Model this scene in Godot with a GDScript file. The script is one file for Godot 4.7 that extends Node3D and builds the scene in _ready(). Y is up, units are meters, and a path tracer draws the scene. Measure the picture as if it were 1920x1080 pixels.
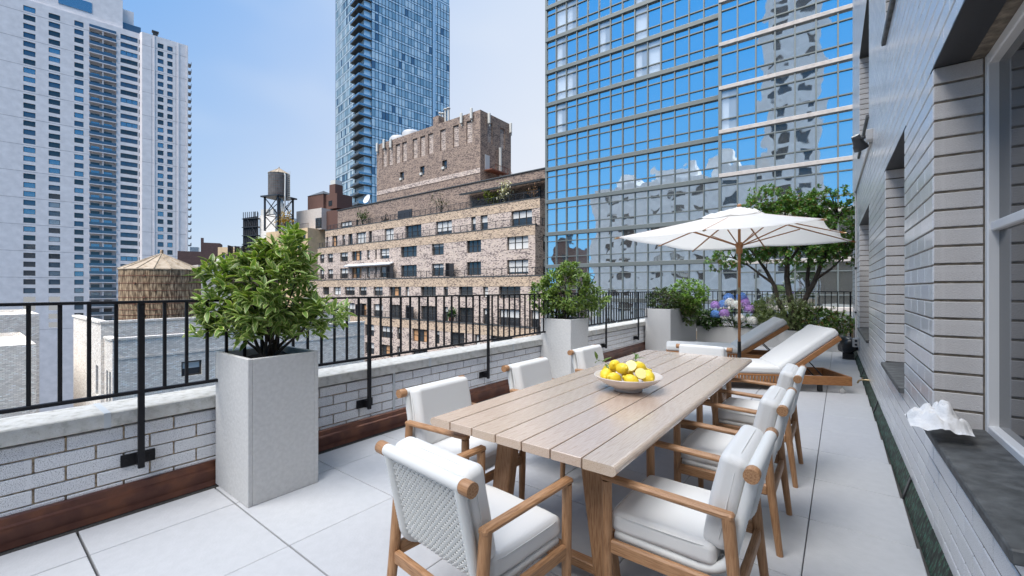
extends Node3D
# A roof terrace in a city: dining table, planters, loungers, parasol; towers around it.

class Bd:
	var v := PackedVector3Array()
	var n := PackedVector3Array()
	var c := PackedColorArray()
	var col := Color.WHITE
	func tri(a: Vector3, b: Vector3, d: Vector3) -> void:
		var nn := (d - a).cross(b - a).normalized()
		v.append(a); v.append(b); v.append(d)
		for i in 3:
			n.append(nn); c.append(col)
	func quad(a: Vector3, b: Vector3, d: Vector3, e: Vector3) -> void:
		tri(a, b, d); tri(a, d, e)
	func qo(a: Vector3, b: Vector3, d: Vector3, e: Vector3, out: Vector3) -> void:
		if (d - a).cross(b - a).dot(out) >= 0.0: quad(a, b, d, e)
		else: quad(a, e, d, b)
	func to(a: Vector3, b: Vector3, d: Vector3, out: Vector3) -> void:
		if (d - a).cross(b - a).dot(out) >= 0.0: tri(a, b, d)
		else: tri(a, d, b)
	func qs(p: Array, nn: Array) -> void:   # smooth quad, four points and normals
		var o := [0, 1, 2, 0, 2, 3]
		if (p[2] - p[0]).cross(p[1] - p[0]).dot(nn[0] + nn[1] + nn[2] + nn[3]) < 0.0: o = [0, 2, 1, 0, 3, 2]
		for i in o:
			v.append(p[i]); n.append(nn[i]); c.append(col)
	func box(ce: Vector3, s: Vector3, b := Basis.IDENTITY) -> void:
		var h := s * 0.5
		for a in 3:
			for sg in [-1.0, 1.0]:
				var nn := Vector3.ZERO; nn[a] = sg
				var r := Vector3.ZERO; r[(a + 1) % 3] = h[(a + 1) % 3]
				var u := Vector3.ZERO; u[(a + 2) % 3] = h[(a + 2) % 3]
				var o: Vector3 = nn * h[a]
				qo(ce + b * (o + u - r), ce + b * (o + u + r), ce + b * (o - u + r), ce + b * (o - u - r), b * nn)
	func cham(ce: Vector3, s: Vector3, k: float, b := Basis.IDENTITY) -> void:
		var h := s * 0.5
		var p := func(m: int, g: Vector3) -> Vector3:
			var q := Vector3(g.x * (h.x - k), g.y * (h.y - k), g.z * (h.z - k))
			q[m] = g[m] * h[m]
			return ce + b * q
		for a in 3:
			var i := (a + 1) % 3
			var j := (a + 2) % 3
			for sg in [-1.0, 1.0]:
				var g := []
				for w in [[-1, -1], [-1, 1], [1, 1], [1, -1]]:
					var q := Vector3.ZERO; q[a] = sg; q[i] = w[0]; q[j] = w[1]; g.append(q)
				var nn := Vector3.ZERO; nn[a] = sg
				qo(p.call(a, g[0]), p.call(a, g[1]), p.call(a, g[2]), p.call(a, g[3]), b * nn)
			for si in [-1.0, 1.0]:
				for sj in [-1.0, 1.0]:
					var q0 := Vector3.ZERO; q0[i] = si; q0[j] = sj; q0[a] = -1
					var q1 := q0; q1[a] = 1
					var o := q0; o[a] = 0
					qo(p.call(i, q0), p.call(i, q1), p.call(j, q1), p.call(j, q0), b * o)
		for sx in [-1.0, 1.0]:
			for sy in [-1.0, 1.0]:
				for sz in [-1.0, 1.0]:
					var g := Vector3(sx, sy, sz)
					to(p.call(0, g), p.call(1, g), p.call(2, g), b * g)
	func beam(a: Vector3, d: Vector3, w: float, h: float, k := 0.0, up := Vector3.UP) -> void:   # box from a to d
		var z := (d - a).normalized()
		if absf(z.dot(up)) > 0.98: up = Vector3.RIGHT
		var x := up.cross(z).normalized()
		var y := z.cross(x)
		var bb := Basis(x, y, z)
		if k > 0.0: cham((a + d) * 0.5, Vector3(w, h, a.distance_to(d)), k, bb)
		else: box((a + d) * 0.5, Vector3(w, h, a.distance_to(d)), bb)
	func tube(pts: Array, rad: Array, sides := 8, caps := true) -> void:
		var rings := []
		var nr := []
		var x := Vector3.ZERO
		for i in pts.size():
			var t: Vector3 = (pts[mini(i + 1, pts.size() - 1)] - pts[maxi(i - 1, 0)]).normalized()
			if x == Vector3.ZERO:
				x = t.cross(Vector3.UP if absf(t.y) < 0.9 else Vector3.RIGHT).normalized()
			x = (x - t * x.dot(t)).normalized()
			var y := t.cross(x)
			var r1 := []
			var r2 := []
			for k in sides:
				var a := TAU * k / sides
				var d := x * cos(a) + y * sin(a)
				var rr: float = rad[mini(i, rad.size() - 1)]
				r1.append(pts[i] + d * rr); r2.append(d)
			rings.append(r1); nr.append(r2)
		for i in pts.size() - 1:
			for k in sides:
				var k2 := (k + 1) % sides
				qs([rings[i][k], rings[i][k2], rings[i + 1][k2], rings[i + 1][k]], [nr[i][k], nr[i][k2], nr[i + 1][k2], nr[i + 1][k]])
		if caps:
			for e in [0, pts.size() - 1]:
				var out: Vector3 = pts[e] - pts[1 if e == 0 else e - 1]
				for k in sides:
					to(pts[e], rings[e][k], rings[e][(k + 1) % sides], out)
	func lathe(pr: Array, seg := 20, at := Vector3.ZERO, b := Basis.IDENTITY) -> void:   # pr: Vector2(radius, y)
		for i in pr.size() - 1:
			var p: Vector2 = pr[i]
			var q: Vector2 = pr[i + 1]
			if p.distance_to(q) < 1e-6: continue
			var nf := func(j: int) -> Vector2:
				var t: Vector2 = (q - p).normalized()
				var j0 := maxi(j - 1, 0)
				var j1 := mini(j + 1, pr.size() - 1)
				var t2: Vector2 = (pr[j1] - pr[j0]).normalized()
				if t2.dot(t) > 0.75: t = t2
				return Vector2(t.y, -t.x)
			var n0: Vector2 = nf.call(i)
			var n1: Vector2 = nf.call(i + 1)
			for k in seg:
				var a := TAU * k / seg
				var a2 := TAU * (k + 1) / seg
				var d := Vector3(cos(a), 0, sin(a))
				var d2 := Vector3(cos(a2), 0, sin(a2))
				var Y := Vector3.UP
				qs([at + b * (d * p.x + Y * p.y), at + b * (d2 * p.x + Y * p.y), at + b * (d2 * q.x + Y * q.y), at + b * (d * q.x + Y * q.y)],
					[b * (d * n0.x + Y * n0.y), b * (d2 * n0.x + Y * n0.y), b * (d2 * n1.x + Y * n1.y), b * (d * n1.x + Y * n1.y)])
	func pillow(ce: Vector3, s: Vector3, r: float, bul: Vector3, b := Basis.IDENTITY, wr := 0.0, sd := 0.0, m := 12) -> void:
		# rounded box whose faces bulge; wr: soft wrinkles
		var h := s * 0.5
		var lin := func(k: int, hh: float) -> float:
			var e := minf(r, hh * 0.98)
			var q := 4
			if k <= q: return -hh + e * (1.0 - cos(PI * 0.5 * k / q))
			if k >= q + m: return hh - e * (1.0 - cos(PI * 0.5 * (2 * q + m - k) / q))
			return lerpf(-hh + e, hh - e, float(k - q) / m)
		var N := 8 + m
		for a in 3:
			var i := (a + 1) % 3
			var j := (a + 2) % 3
			for sg in [-1.0, 1.0]:
				var P := []
				var Q := []
				for y in N + 1:
					for x in N + 1:
						var p := Vector3.ZERO
						p[a] = sg * h[a]; p[i] = lin.call(x, h[i]); p[j] = lin.call(y, h[j])
						var inn := Vector3.ZERO
						for t in 3:
							var e := minf(r, h[t] * 0.98)
							inn[t] = clampf(p[t], -h[t] + e, h[t] - e)
						var d := p - inn
						for t in 3: d[t] /= minf(r, h[t] * 0.98)
						var nn := d.normalized()
						var o := inn
						for t in 3: o[t] += nn[t] * minf(r, h[t] * 0.98)
						for t in 3:
							var i2 := (t + 1) % 3
							var j2 := (t + 2) % 3
							o[t] += signf(o[t]) * absf(o[t]) / h[t] * bul[t] * (1.0 - pow(o[i2] / h[i2], 2)) * (1.0 - pow(o[j2] / h[j2], 2))
						if wr > 0.0:
							o += nn * wr * (sin(o.x * 17.0 + o.z * 9.0 + sd) * sin(o.z * 13.0 - o.y * 15.0 + sd * 2.0) + 0.5 * sin(o.x * 31.0 - o.z * 23.0 + sd) * sin(o.y * 27.0 + o.z * 19.0))
						P.append(ce + b * o); Q.append(b * nn)
				for y in N:
					for x in N:
						var k := y * (N + 1) + x
						qs([P[k], P[k + 1], P[k + N + 2], P[k + N + 1]], [Q[k], Q[k + 1], Q[k + N + 2], Q[k + N + 1]])
	func facade(x0: float, x1: float, y0: float, y1: float, z: float, holes: Array, dep: float) -> void:   # wall facing +z with rectangular openings and their reveals
		var xs := [x0, x1]
		var ys := [y0, y1]
		for r in holes:
			for q in [r.position.x, r.end.x]:
				if q > x0 and q < x1 and not xs.has(q): xs.append(q)
			for q in [r.position.y, r.end.y]:
				if q > y0 and q < y1 and not ys.has(q): ys.append(q)
		xs.sort(); ys.sort()
		for j in ys.size() - 1:
			var run := -1
			for i in xs.size():
				var solid := false
				if i < xs.size() - 1:
					var m := Vector2((xs[i] + xs[i + 1]) * 0.5, (ys[j] + ys[j + 1]) * 0.5)
					solid = true
					for r in holes:
						if r.has_point(m): solid = false; break
				if solid and run < 0: run = i
				if not solid and run >= 0:
					quad(Vector3(xs[run], ys[j + 1], z), Vector3(xs[i], ys[j + 1], z), Vector3(xs[i], ys[j], z), Vector3(xs[run], ys[j], z))
					run = -1
		for r in holes:
			var a := Vector3(r.position.x, r.position.y, z)
			var e := Vector3(r.end.x, r.end.y, z)
			var D := Vector3(0, 0, -dep)
			var p := [a, Vector3(e.x, a.y, z), e, Vector3(a.x, e.y, z)]
			var mid: Vector3 = (a + e) * 0.5 + D * 0.5
			for k in 4:
				var q0: Vector3 = p[k]
				var q1: Vector3 = p[(k + 1) % 4]
				qo(q0, q1, q1 + D, q0 + D, mid - (q0 + q1 + D) * 0.5)
	func smooth() -> Bd:   # average the normals of corners that meet
		var d := {}
		for i in v.size():
			var k := v[i].snapped(Vector3.ONE * 0.0004)
			d[k] = d.get(k, Vector3.ZERO) + n[i]
		for i in v.size(): n[i] = (d[v[i].snapped(Vector3.ONE * 0.0004)] as Vector3).normalized()
		return self
	func mesh() -> ArrayMesh:
		var a := []
		a.resize(Mesh.ARRAY_MAX)
		a[Mesh.ARRAY_VERTEX] = v; a[Mesh.ARRAY_NORMAL] = n; a[Mesh.ARRAY_COLOR] = c
		var m := ArrayMesh.new()
		if v.size(): m.add_surface_from_arrays(Mesh.PRIMITIVE_TRIANGLES, a)
		return m

var rng := RandomNumberGenerator.new()
var M := {}
var taken := {}
const EYE := Vector3(0, 1.55, 0)

func numbered(nm: String) -> String:
	var k: int = taken.get(nm, 0)
	taken[nm] = k + 1
	return nm if k == 0 else "%s_%03d" % [nm, k]

func thing(nm: String, label: String, cat: String, at := Vector3.ZERO, turn := 0.0, group := "") -> Node3D:
	var o := Node3D.new()
	o.name = numbered(nm)
	add_child(o)
	o.position = at; o.rotation.y = turn
	o.set_meta("label", label); o.set_meta("category", cat)
	if group: o.set_meta("group", group)
	return o

func struct(nm: String) -> Node3D:
	var o := Node3D.new()
	o.name = numbered(nm)
	add_child(o)
	o.set_meta("kind", "structure")
	return o

func obj(nm: String, what, mat: Material, parent: Node, xf := Transform3D.IDENTITY) -> MeshInstance3D:
	var o := MeshInstance3D.new()
	o.mesh = what.mesh() if what is Bd else what
	o.material_override = mat
	o.transform = xf
	o.name = nm
	parent.add_child(o, true)
	return o

func stuff(nm: String, m: Mesh, mat: Material, parent: Node, xfs: Array, cols := []) -> MultiMeshInstance3D:
	var mm := MultiMesh.new()
	mm.transform_format = MultiMesh.TRANSFORM_3D
	mm.use_colors = cols.size() > 0
	mm.mesh = m
	mm.instance_count = xfs.size()
	for i in xfs.size():
		mm.set_instance_transform(i, xfs[i])
		if cols.size(): mm.set_instance_color(i, cols[i])
	var o := MultiMeshInstance3D.new()
	o.multimesh = mm
	o.material_override = mat
	o.name = nm
	o.set_meta("kind", "stuff")
	parent.add_child(o, true)
	return o

func L(r: float, g: float, b: float) -> Color:   # linear to the sRGB that materials take
	return Color(r, g, b).linear_to_srgb()

func noise(freq: float, type := FastNoiseLite.TYPE_SIMPLEX_SMOOTH, oct := 4, sd := 1) -> FastNoiseLite:
	var f := FastNoiseLite.new()
	f.noise_type = type
	f.frequency = freq
	f.fractal_octaves = oct
	f.seed = sd
	return f

func ntex(f: FastNoiseLite, ramp := [], size := 512, normalize := true) -> NoiseTexture2D:
	var t := NoiseTexture2D.new()
	t.width = size; t.height = size
	t.seamless = true
	t.normalize = normalize
	t.noise = f
	if ramp.size():
		var g := Gradient.new()
		var off := PackedFloat32Array()
		var cs := PackedColorArray()
		for p in ramp:
			off.append(p[0]); cs.append(p[1])
		g.offsets = off; g.colors = cs
		t.color_ramp = g
	return t

func mat(key: String, color: Color, rough := 0.7, o := {}) -> StandardMaterial3D:   # colour in linear values
	var m := StandardMaterial3D.new()
	m.resource_name = key
	m.albedo_color = color.linear_to_srgb()
	m.roughness = rough
	m.metallic = o.get("metal", 0.0)
	m.metallic_specular = o.get("spec", 0.5)
	if o.get("vc", false): m.vertex_color_use_as_albedo = true
	if o.has("tex"):
		m.albedo_texture = o.tex
		m.uv1_triplanar = true
		m.uv1_world_triplanar = o.get("world", true)
		m.uv1_scale = o.get("scale", Vector3.ONE)
	if o.has("bump"):
		m.heightmap_enabled = true
		m.heightmap_texture = o.bump
		m.heightmap_scale = o.get("relief", 0.2)
		m.uv1_triplanar = true
		m.uv1_world_triplanar = o.get("world", true)
		m.uv1_scale = o.get("scale", Vector3.ONE)
	if o.has("rtex"):
		m.roughness_texture = o.rtex
	if o.has("coat"):
		m.clearcoat_enabled = true; m.clearcoat = o.coat; m.clearcoat_roughness = o.get("coat_rough", 0.2)
	if o.has("back"):
		m.backlight_enabled = true; m.backlight = o.back
	if o.has("sheen"):
		m.rim_enabled = true; m.rim = o.sheen; m.rim_tint = 0.5
	if o.has("alpha"):
		m.transparency = BaseMaterial3D.TRANSPARENCY_ALPHA
		m.albedo_color.a = o.alpha
	M[key] = m
	return m

func grey(a: float) -> Color: return Color(a, a, a)

func brick_image(bricks: Array, mortar: Color, sd: int, wx := 64, wy := 64) -> ImageTexture:   # far brickwork: bricks 8 x 4 pixels; bricks: [[share, colour], ...]
	var r := RandomNumberGenerator.new()
	r.seed = sd
	var im := Image.create(wx * 8, wy * 4, false, Image.FORMAT_RGB8)
	im.fill(mortar)
	var f := noise(0.09, FastNoiseLite.TYPE_SIMPLEX_SMOOTH, 2, sd)
	for y in wy:
		for x in wx:
			var q := r.randf() + f.get_noise_2d(x, y) * 0.35
			var cc: Color = bricks[bricks.size() - 1][1]
			for b in bricks:
				if q < b[0]:
					cc = b[1]; break
			var t := r.randf_range(0.9, 1.1)
			cc = Color(cc.r * t, cc.g * t, cc.b * t)
			var x0 := x * 8 + (4 if y % 2 else 0)
			im.fill_rect(Rect2i(x0, y * 4, 7, 3), cc)
			if x0 + 7 > wx * 8: im.fill_rect(Rect2i(0, y * 4, x0 + 7 - wx * 8, 3), cc)
	return ImageTexture.create_from_image(im)

func weave_image() -> ImageTexture:
	var im := Image.create(64, 64, false, Image.FORMAT_RGB8)
	for y in 64:
		for x in 64:
			var a := (x / 4 + y / 4) % 2
			var u := absf(float(x % 4) - 1.5) / 2.0
			var w := absf(float(y % 4) - 1.5) / 2.0
			var h := 1.0 - (w if a else u) * 0.7
			im.set_pixel(x, y, grey(h * (0.8 + 0.2 * sin(x * 0.7 + y * 1.3))))
	return ImageTexture.create_from_image(im)

func make_materials() -> void:
	var fine := ntex(noise(0.06, FastNoiseLite.TYPE_SIMPLEX_SMOOTH, 5, 3))
	var coarse := ntex(noise(0.012, FastNoiseLite.TYPE_SIMPLEX_SMOOTH, 5, 4))
	M["fine"] = fine; M["coarse"] = coarse
	var g3 := func(a: float, b: float, sd: int, fr := 0.015) -> NoiseTexture2D: return ntex(noise(fr, FastNoiseLite.TYPE_SIMPLEX_SMOOTH, 6, sd), [[0.0, grey(a)], [1.0, grey(b)]])
	# terrace
	mat("paver", Color(0.455, 0.46, 0.47), 0.55, {"vc": true, "tex": g3.call(0.965, 1.0, 11), "bump": fine, "relief": 0.08, "scale": Vector3(1.4, 1.4, 1.4), "spec": 0.4})
	mat("gravel", Color(0.11, 0.105, 0.1), 0.9, {"tex": ntex(noise(0.12, FastNoiseLite.TYPE_CELLULAR, 2, 5), [[0.0, grey(0.25)], [0.5, grey(0.7)], [1.0, grey(1.0)]]), "bump": ntex(noise(0.12, FastNoiseLite.TYPE_CELLULAR, 2, 5)), "relief": 0.8, "scale": Vector3(2.5, 2.5, 2.5)})
	var speck := ntex(noise(0.11, FastNoiseLite.TYPE_SIMPLEX, 2, 21), [[0.0, Color(0.07, 0.07, 0.08)], [0.13, Color(0.1, 0.1, 0.12)], [0.19, Color(0.93, 0.93, 0.93)], [1.0, Color(1, 1, 1)]])
	mat("speck_brick", Color(0.76, 0.76, 0.77), 0.45, {"vc": true, "tex": speck, "bump": fine, "relief": 0.1, "scale": Vector3(2.1, 2.1, 2.1)})
	var speck2 := ntex(noise(0.15, FastNoiseLite.TYPE_SIMPLEX, 2, 23), [[0.0, Color(0.3, 0.28, 0.27)], [0.12, Color(0.4, 0.38, 0.37)], [0.2, Color(0.93, 0.93, 0.93)], [1.0, Color(1, 1, 1)]])
	mat("glazed_brick", Color(0.82, 0.82, 0.825), 0.28, {"vc": true, "tex": speck2, "bump": fine, "relief": 0.07, "scale": Vector3(2.3, 2.3, 2.3), "coat": 0.5, "coat_rough": 0.15})
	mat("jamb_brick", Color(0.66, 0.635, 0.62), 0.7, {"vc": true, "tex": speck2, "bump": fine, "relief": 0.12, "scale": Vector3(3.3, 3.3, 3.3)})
	mat("mortar", Color(0.56, 0.48, 0.385), 0.9, {"tex": ntex(noise(0.03, FastNoiseLite.TYPE_SIMPLEX_SMOOTH, 5, 31), [[0.0, Color(0.55, 0.5, 0.45)], [0.5, Color(0.95, 0.92, 0.88)], [1.0, Color(1, 0.93, 0.8)]]), "bump": fine, "relief": 0.5, "scale": Vector3(1.7, 1.7, 1.7)})
	mat("wall_mortar", Color(0.30, 0.255, 0.20), 0.9, {"tex": g3.call(0.6, 1.0, 33), "bump": fine, "relief": 0.4, "scale": Vector3(1.7, 1.7, 1.7)})
	mat("limestone", Color(0.58, 0.57, 0.545), 0.8, {"vc": true, "tex": ntex(noise(0.012, FastNoiseLite.TYPE_SIMPLEX_SMOOTH, 6, 41), [[0.0, Color(0.8, 0.79, 0.77)], [0.4, Color(0.94, 0.935, 0.92)], [1.0, Color(1, 1, 1)]]), "bump": fine, "relief": 0.3, "scale": Vector3(1.7, 1.7, 1.7)})
	mat("sealant", Color(0.47, 0.49, 0.5), 0.6)
	mat("copper", Color(0.15, 0.068, 0.048), 0.34, {"metal": 0.55, "tex": ntex(noise(0.014, FastNoiseLite.TYPE_SIMPLEX_SMOOTH, 6, 51), [[0.0, Color(0.72, 0.68, 0.72)], [0.45, Color(0.85, 0.82, 0.82)], [0.75, Color(1, 0.95, 0.88)], [1.0, Color(1.0, 0.9, 0.8)]]), "bump": coarse, "relief": 0.05, "scale": Vector3(0.55, 0.55, 0.55)})
	mat("verdigris", Color(0.20, 0.25, 0.225), 0.8, {"tex": ntex(noise(0.02, FastNoiseLite.TYPE_SIMPLEX_SMOOTH, 6, 53), [[0.0, Color(0.2, 0.19, 0.18)], [0.42, Color(0.36, 0.35, 0.33)], [0.58, Color(0.45, 0.5, 0.46)], [0.68, Color(0.6, 0.95, 0.86)], [0.76, Color(0.5, 0.55, 0.45)], [0.86, Color(0.5, 0.42, 0.28)], [1, Color(0.3, 0.3, 0.27)]]), "bump": coarse, "relief": 0.4, "scale": Vector3(2.9, 1.1, 2.2)})
	mat("iron", Color(0.009, 0.009, 0.011), 0.5, {"spec": 0.35, "bump": fine, "relief": 0.06, "scale": Vector3(4, 4, 4)})
	mat("dark_metal", Color(0.03, 0.03, 0.032), 0.45)
	mat("concrete", Color(0.54, 0.535, 0.525), 0.88, {"vc": true, "tex": g3.call(0.93, 1.0, 61, 0.03), "bump": ntex(noise(0.03, FastNoiseLite.TYPE_SIMPLEX_SMOOTH, 6, 63)), "relief": 0.16, "scale": Vector3(1.6, 1.6, 1.6)})
	mat("terrazzo", Color(0.52, 0.515, 0.51), 0.6, {"vc": true, "tex": ntex(noise(0.2, FastNoiseLite.TYPE_SIMPLEX, 2, 65), [[0.0, grey(0.7)], [0.25, grey(0.85)], [0.4, grey(0.97)], [1.0, grey(1.0)]]), "bump": fine, "relief": 0.05, "scale": Vector3(1.8, 1.8, 1.8)})
	mat("soil", Color(0.035, 0.026, 0.02), 0.95, {"bump": fine, "relief": 2.0, "scale": Vector3(3, 3, 3)})
	# furniture
	var grain := ntex(noise(0.02, FastNoiseLite.TYPE_SIMPLEX_SMOOTH, 6, 71), [[0.0, Color(0.66, 0.6, 0.54)], [0.35, Color(0.88, 0.85, 0.82)], [0.7, Color(1, 1, 1)], [1.0, Color(0.86, 0.82, 0.78)]])
	var gb := ntex(noise(0.04, FastNoiseLite.TYPE_SIMPLEX_SMOOTH, 4, 72))
	for ax in 3:
		var sc := Vector3(11, 11, 11)
		sc[ax] = 0.8
		mat("teak" + "xyz"[ax], Color(0.42, 0.235, 0.12), 0.48, {"vc": true, "tex": grain, "bump": gb, "relief": 0.05, "scale": sc, "world": false, "spec": 0.45})
		mat("oiled" + "xyz"[ax], Color(0.36, 0.165, 0.06), 0.45, {"vc": true, "tex": grain, "bump": gb, "relief": 0.05, "scale": sc, "world": false})
	mat("tabletop", Color(0.66, 0.525, 0.41), 0.25, {"vc": true, "tex": ntex(noise(0.02, FastNoiseLite.TYPE_SIMPLEX_SMOOTH, 6, 73), [[0.0, Color(0.84, 0.8, 0.76)], [0.4, Color(0.95, 0.93, 0.92)], [0.7, Color(1, 1, 1)], [1.0, Color(0.93, 0.9, 0.88)]]), "bump": gb, "relief": 0.03, "scale": Vector3(17, 17, 0.8), "world": true, "spec": 1.0, "coat": 1.0, "coat_rough": 0.25})  # brown wood lightened: the pale sky sheen is put into its base colour
	var weave := weave_image()
	mat("fabric", Color(0.66, 0.655, 0.64), 0.85, {"bump": weave, "relief": 0.12, "scale": Vector3(11, 11, 11), "world": false, "sheen": 0.25})
	mat("rope", Color(0.66, 0.665, 0.65), 0.65, {"bump": weave, "relief": 0.1, "scale": Vector3(14, 14, 14), "world": false})
	mat("canvas", Color(0.68, 0.67, 0.655), 0.85, {"bump": weave, "relief": 0.06, "scale": Vector3(7, 7, 7), "back": L(0.72, 0.70, 0.66)})
	mat("ceramic", Color(0.62, 0.56, 0.52), 0.35, {"bump": fine, "relief": 0.03, "scale": Vector3(3, 3, 3)})
	mat("lemon", Color(0.82, 0.60, 0.035), 0.38, {"vc": true, "bump": ntex(noise(0.12, FastNoiseLite.TYPE_CELLULAR, 1, 75)), "relief": 0.08, "scale": Vector3(9, 9, 9), "world": false})
	mat("lemon_flesh", Color(0.85, 0.76, 0.30), 0.3, {"vc": true})
	mat("steel", Color(0.5, 0.5, 0.5), 0.3, {"metal": 1.0})
	mat("brass", Color(0.42, 0.33, 0.2), 0.4, {"metal": 0.9})
	mat("plastic_black", Color(0.012, 0.012, 0.013), 0.35)
	mat("plastic_grey", Color(0.45, 0.44, 0.43), 0.5)
	mat("white_frame", Color(0.68, 0.68, 0.68), 0.4)
	mat("cloth", Color(0.74, 0.73, 0.72), 0.9, {"bump": fine, "relief": 0.4, "scale": Vector3(2, 2, 2)})
	mat("slate", Color(0.13, 0.135, 0.135), 0.55, {"tex": g3.call(0.5, 1.0, 81), "bump": coarse, "relief": 0.4, "scale": Vector3(1.2, 1.2, 1.2)})
	# plants
	mat("leaf_stem", Color(0.10, 0.13, 0.03), 0.6)
	mat("leaf", Color(1, 1, 1), 0.42, {"vc": true, "back": L(0.55, 0.6, 0.2)})
	mat("petal", Color(1, 1, 1), 0.7, {"vc": true, "back": L(0.4, 0.4, 0.4)})
	mat("bark", Color(0.11, 0.085, 0.065), 0.9, {"tex": g3.call(0.5, 1.0, 91), "bump": coarse, "relief": 1.2, "scale": Vector3(3, 1, 3)})
	# city
	var B8 := func(r: float, g: float, b: float) -> Color: return Color(r / 255.0, g / 255.0, b / 255.0)
	var bt := brick_image([[0.15, B8.call(88, 76, 76)], [0.26, B8.call(136, 118, 110)], [0.7, B8.call(208, 188, 174)], [2.0, B8.call(220, 200, 180)]], B8.call(200, 186, 174), 101)
	mat("tan_brick", Color(0.80, 0.79, 0.80), 0.9, {"vc": true, "tex": bt, "scale": Vector3(1 / 16.6, 1 / 5.6, 1 / 16.6)})
	var bt2 := brick_image([[0.16, B8.call(88, 74, 72)], [0.38, B8.call(128, 108, 98)], [0.8, B8.call(176, 152, 134)], [2.0, B8.call(188, 164, 144)]], B8.call(166, 148, 134), 103)
	mat("brown_brick", Color(0.66, 0.645, 0.645), 0.9, {"vc": true, "tex": bt2, "scale": Vector3(1 / 16.6, 1 / 5.6, 1 / 16.6)})
	mat("band_brick", Color(0.78, 0.715, 0.61), 0.9, {"vc": true, "tex": bt, "scale": Vector3(1 / 13.3, 1 / 4.7, 1 / 13.3)})
	var bt3 := brick_image([[0.2, B8.call(226, 219, 209)], [0.6, B8.call(240, 233, 223)], [2.0, B8.call(247, 241, 232)]], B8.call(212, 203, 192), 105)
	mat("pale_brick", Color(0.96, 0.94, 0.92), 0.8, {"vc": true, "tex": bt3, "scale": Vector3(1 / 14.0, 1 / 5.1, 1 / 14.0)})
	mat("dark_brick", Color(0.11, 0.065, 0.06), 0.9, {"tex": g3.call(0.75, 1.0, 107), "scale": Vector3(0.2, 0.2, 0.2)})
	mat("red_brick", Color(0.155, 0.075, 0.055), 0.9, {"vc": true, "tex": g3.call(0.7, 1.0, 109, 0.08), "scale": Vector3(0.2, 0.2, 0.2)})
	mat("stucco", Color(0.68, 0.49, 0.29), 0.9, {"vc": true, "tex": g3.call(0.85, 1.0, 111), "scale": Vector3(0.1, 0.1, 0.1)})
	mat("tower_stone", Color(0.83, 0.765, 0.735), 0.8, {"vc": true, "tex": g3.call(0.9, 1.0, 113), "scale": Vector3(0.05, 0.05, 0.05)})
	mat("bronze", Color(0.045, 0.038, 0.03), 0.5)
	mat("win_dark", Color(0.03, 0.035, 0.04), 0.06, {"spec": 0.9})
	mat("win_blue", Color(0.12, 0.165, 0.205), 0.06, {"metal": 0.6})
	mat("win_mirror", Color(0.30, 0.37, 0.42), 0.06, {"metal": 0.8})
	mat("blind", Color(0.62, 0.61, 0.58), 0.7)
	mat("glow_tint", Color(0.50, 0.27, 0.13), 0.7)  # orange interior glow painted as a plain surface colour
	var wob := ntex(noise(0.0045, FastNoiseLite.TYPE_SIMPLEX_SMOOTH, 2, 121), [], 1024)
	M["wob"] = wob
	mat("curtain_glass", Color(0.90, 0.95, 0.96), 0.02, {"metal": 0.97, "bump": wob, "relief": 0.5, "scale": Vector3(0.12, 0.12, 0.12)})
	mat("blind_glass", Color(0.80, 0.88, 0.92), 0.03, {"metal": 0.42, "alpha": 0.2})
	mat("sheer", Color(0.85, 0.86, 0.87), 0.9)
	mat("blue_glass", Color(1, 1, 1), 0.06, {"metal": 0.25, "vc": true})
	mat("blue_spandrel", Color(0.64, 0.76, 0.82), 0.25, {"metal": 0.15})
	mat("mullion", Color(0.15, 0.165, 0.155), 0.5, {"metal": 0.2})
	mat("beige_band", Color(0.58, 0.51, 0.45), 0.7, {"tex": g3.call(0.88, 1.0, 123), "scale": Vector3(0.3, 0.3, 0.3)})
	mat("old_wood", Color(0.52, 0.43, 0.33), 0.9, {"vc": true, "tex": ntex(noise(0.02, FastNoiseLite.TYPE_SIMPLEX_SMOOTH, 6, 131), [[0.0, Color(0.2, 0.17, 0.14)], [0.4, Color(0.62, 0.56, 0.5)], [0.7, Color(1, 0.95, 0.88)], [1.0, Color(1, 1, 0.9)]]), "scale": Vector3(0.9, 0.12, 0.9)})
	mat("roof_ply", Color(0.50, 0.42, 0.33), 0.9, {"vc": true, "tex": ntex(noise(0.012, FastNoiseLite.TYPE_SIMPLEX_SMOOTH, 6, 133), [[0.0, Color(0.45, 0.4, 0.35)], [0.35, Color(0.85, 0.82, 0.78)], [1.0, Color(1, 1, 1)]]), "scale": Vector3(0.35, 0.35, 0.35)})
	mat("white_wall", Color(0.92, 0.92, 0.91), 0.8, {"tex": g3.call(0.9, 1.0, 141), "scale": Vector3(0.08, 0.08, 0.08)})
	mat("asphalt", Color(0.05, 0.05, 0.052), 0.9, {"tex": g3.call(0.7, 1.0, 143), "scale": Vector3(0.05, 0.05, 0.05)})
	mat("roof_tar", Color(0.16, 0.155, 0.15), 0.9, {"tex": g3.call(0.7, 1.0, 145), "scale": Vector3(0.1, 0.1, 0.1)})
	mat("netting", Color(0.02, 0.02, 0.024), 0.9)
	mat("rust", Color(0.16, 0.06, 0.035), 0.8)
	mat("antenna", Color(0.55, 0.53, 0.48), 0.6)
	mat("paint", Color(1, 1, 1), 0.7, {"vc": true})

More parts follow.
